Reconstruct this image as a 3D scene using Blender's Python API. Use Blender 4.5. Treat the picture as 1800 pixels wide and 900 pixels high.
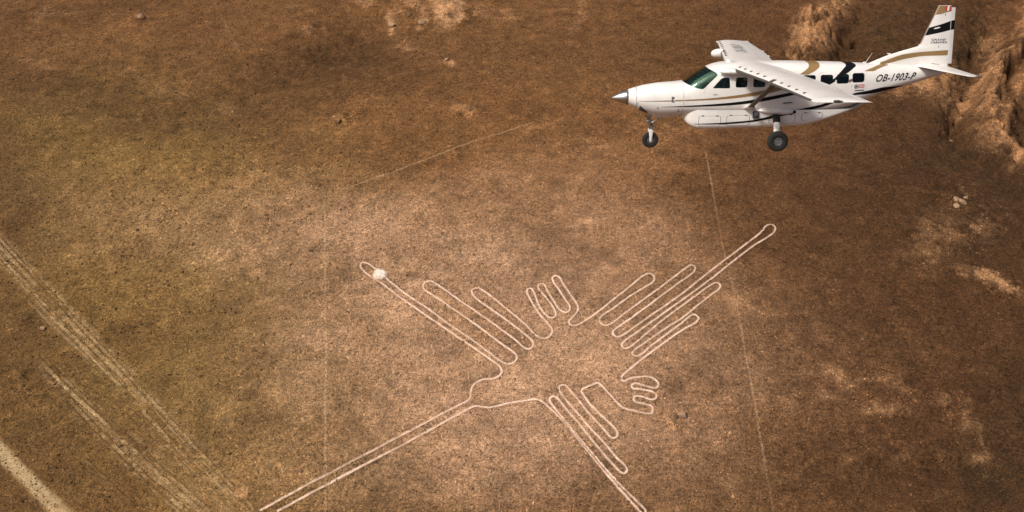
import bpy, bmesh, math, random
import numpy as np
from mathutils import Matrix, Vector

# ================================================================ scene, camera, light
for o in list(bpy.data.objects):
    bpy.data.objects.remove(o, do_unlink=True)
SC = bpy.context.scene
COL = SC.collection
CAM_H = 96.0
cam_data = bpy.data.cameras.new('camera')
cam_data.sensor_width = 36.0
cam_data.lens = 31.18
cam_data.clip_start = 0.5
cam_data.clip_end = 20000.0
cam = bpy.data.objects.new('camera', cam_data)
COL.objects.link(cam)
cam.location = (0, 0, CAM_H)
cam.rotation_euler = (math.radians(48.0), 0, 0)      # looking 42 degrees below the horizon
SC.camera = cam

SUN_ELEV, SUN_AZ = 57.0, 252.0      # degrees; azimuth clockwise from +Y (view direction)
world = bpy.data.worlds.new('World')
SC.world = world
world.use_nodes = True
wn = world.node_tree
bg = wn.nodes['Background']
sky = wn.nodes.new('ShaderNodeTexSky')
sky.sky_type = 'NISHITA'
sky.sun_disc = False
sky.sun_elevation = math.radians(SUN_ELEV)
sky.sun_rotation = math.radians(SUN_AZ)
sky.dust_density = 8.0
sky.air_density = 0.8
sky.ozone_density = 0.2
wn.links.new(sky.outputs[0], bg.inputs[0])
bg.inputs[1].default_value = 0.075
sun_data = bpy.data.lights.new('sun', 'SUN')
sun_data.energy = 2.6
sun_data.angle = math.radians(9.0)
sun_data.color = (1.0, 0.955, 0.885)
sun = bpy.data.objects.new('sun', sun_data)
COL.objects.link(sun)
_e, _a = math.radians(SUN_ELEV), math.radians(SUN_AZ)
sun_dir = Vector((math.sin(_a)*math.cos(_e), math.cos(_a)*math.cos(_e), math.sin(_e)))
sun.rotation_euler = sun_dir.to_track_quat('Z', 'Y').to_euler()
sun.location = (0, -40, 200)
SC.view_settings.view_transform = 'Standard'
SC.view_settings.look = 'None'
SC.view_settings.exposure = 0.28
SC.view_settings.gamma = 1.0
SC.view_settings.use_curve_mapping = False
SC.render.engine = 'CYCLES'
SC.render.resolution_x = 1024
SC.render.resolution_y = 512

rng = np.random.default_rng(7)

# ================================================================ helpers
def tag(o, label=None, cat=None, group=None, kind=None):
    if label: o['label'] = label
    if cat: o['category'] = cat
    if group: o['group'] = group
    if kind: o['kind'] = kind
    return o

def mesh_obj(name, verts, faces, mat=None, parent=None, smooth=False, sharp=None, recalc=False):
    me = bpy.data.meshes.new(name)
    me.from_pydata([tuple(map(float, v)) for v in verts], [], [tuple(map(int, f)) for f in faces])
    if recalc:
        bm = bmesh.new(); bm.from_mesh(me)
        bmesh.ops.remove_doubles(bm, verts=bm.verts, dist=1e-5)
        bmesh.ops.recalc_face_normals(bm, faces=bm.faces)
        bm.to_mesh(me); bm.free()
    me.update()
    if smooth:
        me.polygons.foreach_set('use_smooth', [True]*len(me.polygons))
        if sharp: me.set_sharp_from_angle(angle=math.radians(sharp))
    if mat: me.materials.append(mat)
    o = bpy.data.objects.new(name, me)
    COL.objects.link(o)
    if parent: o.parent = parent
    return o

def np_mesh(name, V, Fa, nside, mat=None, parent=None, smooth=False, colors=None):
    """fast mesh from arrays: V (n,3), Fa (m,nside)"""
    me = bpy.data.meshes.new(name)
    n, m = len(V), len(Fa)
    me.vertices.add(n); me.vertices.foreach_set('co', np.asarray(V, np.float32).ravel())
    me.loops.add(m*nside); me.loops.foreach_set('vertex_index', np.asarray(Fa, np.int32).ravel())
    me.polygons.add(m)
    me.polygons.foreach_set('loop_start', np.arange(0, m*nside, nside, dtype=np.int32))
    me.polygons.foreach_set('loop_total', np.full(m, nside, np.int32))
    me.polygons.foreach_set('use_smooth', np.full(m, bool(smooth)))
    me.update(calc_edges=True)
    if colors is not None:
        a = me.color_attributes.new('soil', 'FLOAT_COLOR', 'POINT')
        c4 = np.ones((n, 4), np.float32); c4[:, :3] = colors
        a.data.foreach_set('color', c4.ravel())
    if mat: me.materials.append(mat)
    o = bpy.data.objects.new(name, me)
    COL.objects.link(o)
    if parent: o.parent = parent
    return o

def grid_faces(nr, nc, closed=False):
    i = np.arange(nr-1)[:, None]; j = np.arange(nc if closed else nc-1)[None, :]
    j2 = (j+1) % nc
    return np.stack([i*nc+j, i*nc+j2, (i+1)*nc+j2, (i+1)*nc+j], -1).reshape(-1, 4)

def material(name, color, rough=0.5, metal=0.0, spec=0.5, coat=0.0):
    m = bpy.data.materials.new(name); m.use_nodes = True
    b = m.node_tree.nodes['Principled BSDF']
    b.inputs['Base Color'].default_value = (*color, 1)
    b.inputs['Roughness'].default_value = rough
    b.inputs['Metallic'].default_value = metal
    b.inputs['Specular IOR Level'].default_value = spec
    b.inputs['Coat Weight'].default_value = coat
    return m

def mottled(name, color, rough, amount=0.06, scale=3.0, metal=0.0, coat=0.0, bump=0.0):
    """paint, rubber or metal with slight uneven grime."""
    m = material(name, color, rough, metal, 0.5, coat)
    nt = m.node_tree; b = nt.nodes['Principled BSDF']
    tc = nt.nodes.new('ShaderNodeTexCoord')
    no = nt.nodes.new('ShaderNodeTexNoise'); no.inputs['Scale'].default_value = scale
    no.inputs['Detail'].default_value = 6; no.inputs['Roughness'].default_value = 0.65
    nt.links.new(tc.outputs['Object'], no.inputs['Vector'])
    mr = nt.nodes.new('ShaderNodeMapRange')
    mr.inputs['From Min'].default_value = 0.3; mr.inputs['From Max'].default_value = 0.7
    mr.inputs['To Min'].default_value = 1 - amount; mr.inputs['To Max'].default_value = 1.0
    nt.links.new(no.outputs['Fac'], mr.inputs['Value'])
    mx = nt.nodes.new('ShaderNodeMix'); mx.data_type = 'RGBA'; mx.blend_type = 'MULTIPLY'
    mx.inputs[0].default_value = 1.0
    mx.inputs[6].default_value = (*color, 1)
    nt.links.new(mr.outputs[0], mx.inputs[7])
    nt.links.new(mx.outputs[2], b.inputs['Base Color'])
    mr2 = nt.nodes.new('ShaderNodeMapRange')
    mr2.inputs['To Min'].default_value = max(rough-.08, .02); mr2.inputs['To Max'].default_value = rough+.12
    nt.links.new(no.outputs['Fac'], mr2.inputs['Value'])
    nt.links.new(mr2.outputs[0], b.inputs['Roughness'])
    return m

# ---------------------------------------------------------------- value noise
_tab = rng.random((512, 512))
def vnoise(x, y, scale, seed=0):
    u = np.asarray(x, float)/scale + 37.13*seed; v = np.asarray(y, float)/scale + 91.7*seed
    i = np.floor(u).astype(int); j = np.floor(v).astype(int)
    a = u-i; b = v-j
    a = a*a*a*(a*(a*6-15)+10); b = b*b*b*(b*(b*6-15)+10)
    t = lambda p, q: _tab[(p+seed*13) % 512, (q+seed*29) % 512]
    return (t(i, j)*(1-a)+t(i+1, j)*a)*(1-b)+(t(i, j+1)*(1-a)+t(i+1, j+1)*a)*b
def fbm(x, y, scale, seed=0, octs=5, gain=0.5):
    s = 0; amp = 1; tot = 0
    for k in range(octs):
        s = s + amp*vnoise(x, y, scale/2**k, seed+k*3); tot += amp; amp *= gain
    return s/tot
def sst(a, b, x):
    t = np.clip((x-a)/(b-a), 0, 1)
    return t*t*(3-2*t)
# ---------------------------------------------------------------- fuselage form (metres: x aft, y left, z up)
def pchip(xs, ys):
    xs = np.asarray(xs, float); ys = np.asarray(ys, float)
    h = np.diff(xs); d = np.diff(ys) / h
    m = np.zeros(len(xs)); m[0] = d[0]; m[-1] = d[-1]
    for i in range(1, len(xs) - 1):
        if d[i-1] * d[i] > 0:
            w1 = 2*h[i] + h[i-1]; w2 = h[i] + 2*h[i-1]
            m[i] = (w1 + w2) / (w1 / d[i-1] + w2 / d[i])
    def f(x):
        x = np.clip(np.asarray(x, float), xs[0], xs[-1])
        i = np.clip(np.searchsorted(xs, x) - 1, 0, len(xs) - 2)
        t = (x - xs[i]) / h[i]
        return ((2*t**3 - 3*t**2 + 1)*ys[i] + (t**3 - 2*t**2 + t)*h[i]*m[i]
                + (-2*t**3 + 3*t**2)*ys[i+1] + (t**3 - t**2)*h[i]*m[i+1])
    return f
_top = pchip([.46, .7, 1.03, 1.6, 2.42, 2.91, 3.29, 3.6, 4.0, 5.8, 7.4, 8.4, 9.2, 10, 11, 12.1],
             [.395, .47, .555, .635, .70, .995, 1.215, 1.325, 1.385, 1.40, 1.37, 1.34, 1.305, 1.26, 1.2, 1.12])
_bot = pchip([.46, .67, .83, 1.16, 1.49, 1.89, 2.5, 4, 6.6, 7.6, 8.35, 9.1, 9.75, 10.65, 12.1],
             [-.17, -.26, -.34, -.47, -.56, -.58, -.54, -.53, -.5, -.42, -.27, .0, .27, .51, .96])
_hw = pchip([.46, .7, 1.0, 1.6, 2.45, 3.3, 4, 7.4, 8.4, 9.4, 10.5, 12.1],
            [.33, .42, .52, .62, .73, .81, .84, .84, .79, .64, .42, .13])
_zc = pchip([.46, 1, 2.4, 3.3, 4, 7.4, 9.2, 10.6, 12.1], [.1, .06, .1, .16, .22, .24, .5, .82, 1.05])
_nn = pchip([.46, 1.2, 2.4, 3.2, 4, 7.6, 9.5, 12.1], [2.05, 2.3, 2.5, 2.8, 3.3, 3.2, 2.5, 2.1])
def hull_pt(x, th, off=0.0):
    """surface point at station x, angle th from the top (left side positive)."""
    c = np.cos(th); s = np.sin(th); n = _nn(x); e = 2.0 / n
    hw = _hw(x) + off; zc = _zc(x)
    hh = np.where(c >= 0, _top(x) - zc, zc - _bot(x)) + off
    return hw*np.sign(s)*np.abs(s)**e, zc + hh*np.sign(c)*np.abs(c)**e
def hull_y(x, z, off=0.0):
    zc = _zc(x); hh = np.where(np.asarray(z) >= zc, _top(x) - zc, zc - _bot(x)) + off
    u = np.clip(np.abs((z - zc) / hh), 0, 1); n = _nn(x)
    return (_hw(x) + off) * (1 - u**n)**(1/n)
def hull_th(x, z, off=0.0):
    y = hull_y(x, z, off); n = _nn(x); zc = _zc(x)
    hh = np.where(np.asarray(z) >= zc, _top(x) - zc, zc - _bot(x)) + off
    cu = np.sign(z - zc)*np.clip(np.abs((z - zc)/hh), 0, 1)**(n/2)
    return np.arccos(np.clip(cu, -1, 1))
_pbot = pchip([2.5, 2.6, 2.75, 3.06, 3.6, 4.35, 6.8, 7.5, 8.25, 8.8, 9.1],
              [-.62, -.78, -.9, -1.0, -1.0, -.975, -.87, -.70, -.43, -.2, -.06])
_phw = pchip([2.5, 2.6, 2.8, 3.2, 4, 7, 8, 9.1], [.3, .5, .66, .76, .80, .80, .70, .4])
def pod_y(x, z):
    """half width of the belly pod (a rounded trough under the hull)."""
    zt = -.25; zb = _pbot(x)
    u = np.clip((zt - z) / (zt - zb), 0, 1)
    return _phw(x) * (1 - u**6.5)**(1/6.5)
# ---------------------------------------------------------------- survey of the lines on the plain (metres, x east, y north)
LINES = {
 'beak_a': [(-31.55,59.56), (-26.33,63.12), (-17.47,69.15), (-7.63,75.82)],
 'head_a': [(-7.63,75.82), (-6.22,76.73), (-5.76,77.28), (-5.68,78.43), (-5.46,79.37), (-5.11,79.91), (-4.14,80.58), (-2.66,80.74), (-1.92,81.19), (-1.43,81.94)],
 'wing_a': [(-1.43,81.94), (-1.67,82.89), (-2.71,83.96), (-5.5,86.5), (-9.54,90.06), (-13.44,93.58), (-16.56,96.41), (-19.8,99.55), (-21.77,101.27), (-23.28,102.58), (-24.08,103.68), (-24.19,104.58), (-23.78,104.98), (-23.08,104.71), (-22.3,104.0), (-20.85,102.36), (-19.33,100.75), (-16.71,98.07), (-12.95,94.7), (-9.61,91.41), (-6.11,88.36), (-3.28,85.58), (-1.35,83.78), (-0.54,83.43), (0.27,83.78), (0.68,84.68), (0.41,85.4), (-1.1,86.87), (-4.49,90.26), (-8.61,94.18), (-12.27,97.45), (-13.68,98.71), (-13.89,99.55), (-13.51,100.41), (-12.77,100.54), (-12.0,100.06), (-8.75,97.03), (-5.74,94.18), (-2.25,90.83), (0.55,87.98), (1.65,86.68), (2.33,86.31), (2.97,86.87), (3.04,87.61), (2.64,88.36), (0.56,90.64), (-2.29,93.58), (-4.63,95.8), (-5.84,97.24), (-6.28,98.28), (-6.04,98.92), (-5.37,99.09), (-4.71,98.71), (-2.32,96.21), (0.0,93.58), (2.25,90.83), (3.62,88.92), (4.45,88.43), (5.28,88.62), (5.93,89.68), (5.77,90.64)],
 'foot_a': [(5.77,90.64), (4.96,92.0), (4.0,93.58), (3.18,95.6), (2.48,97.45), (2.26,98.49), (2.51,99.04), (2.95,99.04), (3.38,98.28), (3.64,97.03), (4.18,94.99), (4.86,93.58), (5.55,92.71), (6.21,92.71), (6.57,93.38), (6.33,94.58), (5.52,96.41), (4.69,97.87), (4.07,99.13), (4.09,99.89), (4.6,100.19), (5.03,99.89), (5.58,98.28), (6.38,96.21), (7.05,94.58), (7.6,93.98), (8.16,93.78), (8.7,94.26), (8.74,95.19), (8.14,96.62), (7.22,98.92), (6.45,100.62), (6.36,101.49), (6.82,101.92), (7.41,101.62), (7.87,100.41), (8.8,98.07), (9.71,96.0), (10.02,94.78), (9.74,93.78), (8.96,92.59), (8.51,92.0), (8.56,91.3), (9.02,91.03), (9.74,91.22), (11.82,92.79)],
 'tail': [(11.82,92.79), (13.82,94.78), (16.36,97.45), (18.98,100.19), (20.98,102.23), (21.77,102.58), (22.32,102.14), (22.37,101.27), (21.91,100.41), (20.34,99.13), (17.78,97.03), (15.24,94.58), (13.4,92.98), (13.06,92.2), (13.28,91.34), (13.96,91.03), (14.7,91.41), (17.18,93.78), (21.04,97.45), (25.05,101.27), (27.84,104.0), (28.68,104.58), (29.15,104.26), (29.12,103.46), (28.53,102.58), (26.13,100.41), (22.11,96.62), (18.25,92.98), (15.62,90.64), (14.9,89.87), (14.87,89.11), (15.31,88.73), (16.02,88.92), (18.01,90.64), (21.79,93.98), (25.71,97.45), (29.16,100.84), (33.47,105.03), (37.92,109.17), (41.41,112.52), (42.94,114.49), (43.79,114.74), (44.2,114.0), (43.74,112.77), (42.84,111.8), (39.83,109.41), (36.07,105.93), (31.69,101.7), (28.21,98.49), (24.53,95.19), (20.98,92.0), (18.17,89.49), (16.33,87.79), (15.93,87.05), (16.21,86.42), (16.91,86.61), (18.91,88.54), (22.09,91.8), (25.34,94.78), (28.7,97.87), (31.1,99.98), (32.06,100.41), (32.51,99.89), (32.18,99.04), (31.08,98.07), (28.31,95.39), (25.63,92.79), (22.46,90.26), (19.36,87.61), (17.69,86.13), (17.26,85.47), (17.57,84.97), (18.26,85.11), (20.42,87.24), (22.92,89.49), (25.49,91.8), (26.66,92.98), (27.43,93.38), (27.95,92.67), (27.47,91.8), (25.27,90.26), (22.12,87.61), (19.05,84.86), (16.65,82.54)],
 'foot_b': [(16.65,82.54), (15.46,81.32), (15.22,80.74), (15.5,80.36), (15.74,80.36), (16.39,80.74), (17.66,81.03), (18.92,81.13), (19.75,80.81), (20.29,80.17), (20.31,79.53), (19.92,79.15), (19.19,79.22), (18.25,79.59), (17.3,79.91), (16.74,79.78), (16.56,79.37), (16.83,78.96), (17.68,78.9), (19.11,78.53), (19.75,78.12), (19.81,77.59), (19.43,77.1), (18.83,77.1), (18.02,77.5), (17.19,77.72), (16.68,77.5), (16.62,76.89), (16.95,76.58), (18.13,76.28), (18.93,75.88), (19.03,75.37), (18.71,74.62), (17.95,74.71), (16.56,75.07), (15.28,75.52)],
 'wing_b': [(15.28,75.52), (14.83,75.88), (13.66,77.66), (12.57,79.37), (12.01,80.1), (11.63,80.01), (10.61,79.37), (9.72,78.9), (9.57,78.53), (9.78,77.97), (10.86,75.82), (12.18,74.18), (13.46,72.42), (13.9,71.56), (13.75,70.9), (13.31,70.7), (12.87,70.98), (12.03,72.28), (10.31,74.77), (9.0,77.04), (7.88,78.9), (7.42,79.59), (6.93,79.63), (6.47,79.22), (6.52,78.59), (7.31,77.04), (8.65,74.92), (10.17,72.56), (11.87,70.14), (13.51,67.64), (14.52,66.29), (14.65,65.76), (14.31,65.23), (13.87,65.36), (12.96,66.56), (10.91,69.72), (8.79,73.15), (7.24,75.52), (6.34,77.04), (5.75,77.59), (5.26,77.41), (5.12,76.89), (5.8,75.52), (7.58,72.56), (9.52,69.58), (11.59,66.43), (13.6,63.53), (15.36,61.25), (16.4,59.83), (16.04,59.46), (15.17,60.5), (13.92,62.25), (11.95,65.23), (9.91,68.47), (7.56,72.28), (6.0,74.47), (5.08,75.52), (4.38,76.43)],
 'head_b': [(4.38,76.43), (3.67,76.98), (3.06,77.1), (1.73,76.86), (-0.21,76.49), (-1.89,75.97), (-3.09,75.64), (-4.02,75.73), (-5.1,75.82), (-6.4,75.07)],
 'beak_b': [(-6.4,75.07), (-14.06,69.77), (-21.67,64.65), (-28.79,59.83)],
 'line_w': [(-32.75,123.03), (-29.55,102.58), (-26.84,85.76), (-24.72,71.7), (-22.79,59.75), (-22.07,55.17)],
 'line_e': [(36.42,139.63), (35.83,131.45), (35.06,116.75), (34.51,106.62), (34.39,96.21), (33.66,85.76), (33.2,77.43), (32.6,68.98), (32.06,59.75), (31.73,55.17)],
 'line_n': [(-32.38,121.91), (-26.37,126.32), (-20.62,129.89), (-14.71,133.94), (-6.47,139.63), (4.43,146.03)],
 'line_d': [(-26.45,126.99), (-23.2,120.63), (-18.92,111.99)],
 'line_x': [(-73.88,203.8), (-65.65,186.27), (-58.34,171.23)],
 'rut_a': [(-89.75,115.01), (-83.72,108.72), (-71.72,97.25), (-60.23,86.09), (-54.16,80.56), (-48.3,74.82), (-42.83,69.46), (-37.77,64.68), (-33.01,60.19), (-30.46,57.71)],
 'rut_b': [(-74.54,97.97), (-69.71,93.37), (-66.09,90.32), (-61.89,86.73), (-57.07,82.37)],
 'rut_c': [(-68.41,85.15), (-63.36,80.56), (-57.48,75.65), (-49.62,69.2), (-43.94,64.44), (-38.67,60.19), (-36.59,58.38)],
 'rut_d': [(-63.03,79.67), (-58.07,74.82), (-51.85,69.46), (-45.53,64.2), (-40.28,60.19), (-37.73,58.16)],
 'rut_e': [(-52.3,74.82), (-47.44,70.5), (-43.04,67.16), (-38.77,63.71), (-34.79,60.88), (-31.8,58.38)],
 'rut_f': [(-50.15,76.5), (-45.14,71.56), (-40.57,67.41), (-37.17,63.96), (-34.03,61.12)],
 'rut_g': [(-54.98,67.41), (-50.85,63.96), (-46.41,60.42)],
 'road': [(-71.26,72.52), (-62.76,65.71), (-54.96,59.46), (-52.12,57.18)],
}
SOILS_AND_VIGNETTE = [  # soil tones, with a vignette (lighter centre, darker edges) put into the colour
 ('pale', [2.48, 86.87, 25.56, 2.99, 0.85, -16.72, 0.95]),  # broad pool of brightness round the bird, painted into the ground colour
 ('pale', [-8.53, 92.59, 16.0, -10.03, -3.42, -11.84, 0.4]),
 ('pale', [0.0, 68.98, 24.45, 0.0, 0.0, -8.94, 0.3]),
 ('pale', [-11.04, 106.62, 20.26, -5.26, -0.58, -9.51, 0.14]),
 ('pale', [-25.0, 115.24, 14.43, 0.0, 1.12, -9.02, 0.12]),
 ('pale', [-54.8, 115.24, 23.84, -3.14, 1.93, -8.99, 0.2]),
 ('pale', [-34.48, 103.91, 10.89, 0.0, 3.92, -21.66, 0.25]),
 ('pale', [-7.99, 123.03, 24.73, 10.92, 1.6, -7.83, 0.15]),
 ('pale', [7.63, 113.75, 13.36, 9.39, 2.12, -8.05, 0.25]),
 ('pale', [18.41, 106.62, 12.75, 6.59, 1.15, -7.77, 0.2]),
 ('olive', [-56.42, 110.83, 32.97, -8.24, 6.49, -38.09, 0.75]),
 ('olive', [-80.49, 138.7, 21.46, 0.0, 8.11, -22.66, 0.5]),
 ('olive', [-46.2, 83.6, 24.31, 0.0, 6.5, -23.93, 0.6]),
 ('olive', [-30.33, 72.62, 18.96, 0.0, 2.69, -14.12, 0.4]),
 ('dark', [68.73, 93.78, 17.18, 0.0, -9.3, -24.41, 0.35]),
 ('dark', [61.12, 110.83, 23.51, 0.0, -5.38, -17.37, 0.35]),
 ('dark', [-60.93, 77.43, 13.42, -10.23, -2.64, -9.14, 0.25]),
 ('dark', [-86.55, 129.72, 12.37, 0.0, 14.17, -35.38, 0.3]),
 ('dark', [35.81, 63.81, 21.48, 0.0, -1.19, -5.01, 0.3]),
 ('dark', [-34.49, 171.97, 10.41, 3.85, 2.15, -9.72, 0.42]),
 ('dark', [-43.72, 168.33, 15.04, 12.32, 3.21, -9.02, 0.35]),
 ('dark', [-62.12, 150.51, 21.11, -3.25, 2.22, -10.33, 0.45]),
 ('dark', [-17.0, 168.33, 30.36, 0.0, 0.96, -14.42, 0.35]),
 ('dark', [62.33, 62.16, 11.34, 0.0, -6.92, -16.49, 0.75]),  # from here the right edge and corner are darkened in the ground colour
 ('dark', [69.52, 77.43, 5.47, 0.0, -5.5, -12.96, 0.6]),
 ('dark', [86.2, 116.75, 6.78, 0.0, -4.54, -10.69, 0.8]),
 ('dark', [84.49, 129.72, 8.86, -7.09, -5.93, -9.75, 0.5]),
 ('dark', [81.56, 180.89, 12.98, 18.27, 3.22, -11.89, 0.8]),
 ('dark', [101.58, 178.28, 3.27, -2.28, -15.62, -30.36, 1.0]),
 ('dark', [81.69, 173.21, 14.86, 0.0, -7.1, -22.56, 0.5]),
 ('dark', [87.07, 129.72, 6.59, -5.31, -3.02, -4.87, 0.6]),
 ('dark', [97.17, 189.04, 7.88, 0.0, -4.95, -14.04, 0.6]),
 ('dark', [100.52, 150.51, 4.19, 2.62, -2.89, -16.98, 0.8]),
 ('dark', [39.4, 85.76, 21.34, 0.0, -3.54, -15.44, 0.25]),
 ('dark', [58.36, 124.67, 22.14, 0.0, -3.19, -11.55, 0.35]),
 ('dark', [42.72, 68.09, 19.63, 1.99, -1.07, -5.27, 0.3]),
 ('dark', [-16.74, 62.98, 1.33, 0.77, 2.7, -5.23, 0.4]),
 ('dark', [-21.29, 73.09, 1.06, 0.0, 0.38, -2.82, 0.4]),
 ('dark', [49.04, 170.74, 14.71, 0.0, -2.8, -14.69, 0.2]),
 ('dark', [25.24, 178.28, 25.23, 0.0, -1.48, -15.57, 0.3]),
 ('dark', [-60.16, 63.81, 8.59, 0.0, 3.01, -7.52, 0.35]),
 ('dark', [-83.69, 110.83, 4.7, 0.0, 19.2, -45.23, 0.3]),  # left edge falloff of light, painted as darker ground
 ('dark', [-93.63, 159.09, 27.06, -11.54, 1.55, -6.45, 0.35]),
 ('dark', [75.12, 138.7, 12.88, 0.0, -2.5, -7.49, 0.35]),
 ('dark', [-103.48, 191.87, 25.39, 3.0, 2.03, -5.14, 0.5]),
]
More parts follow.
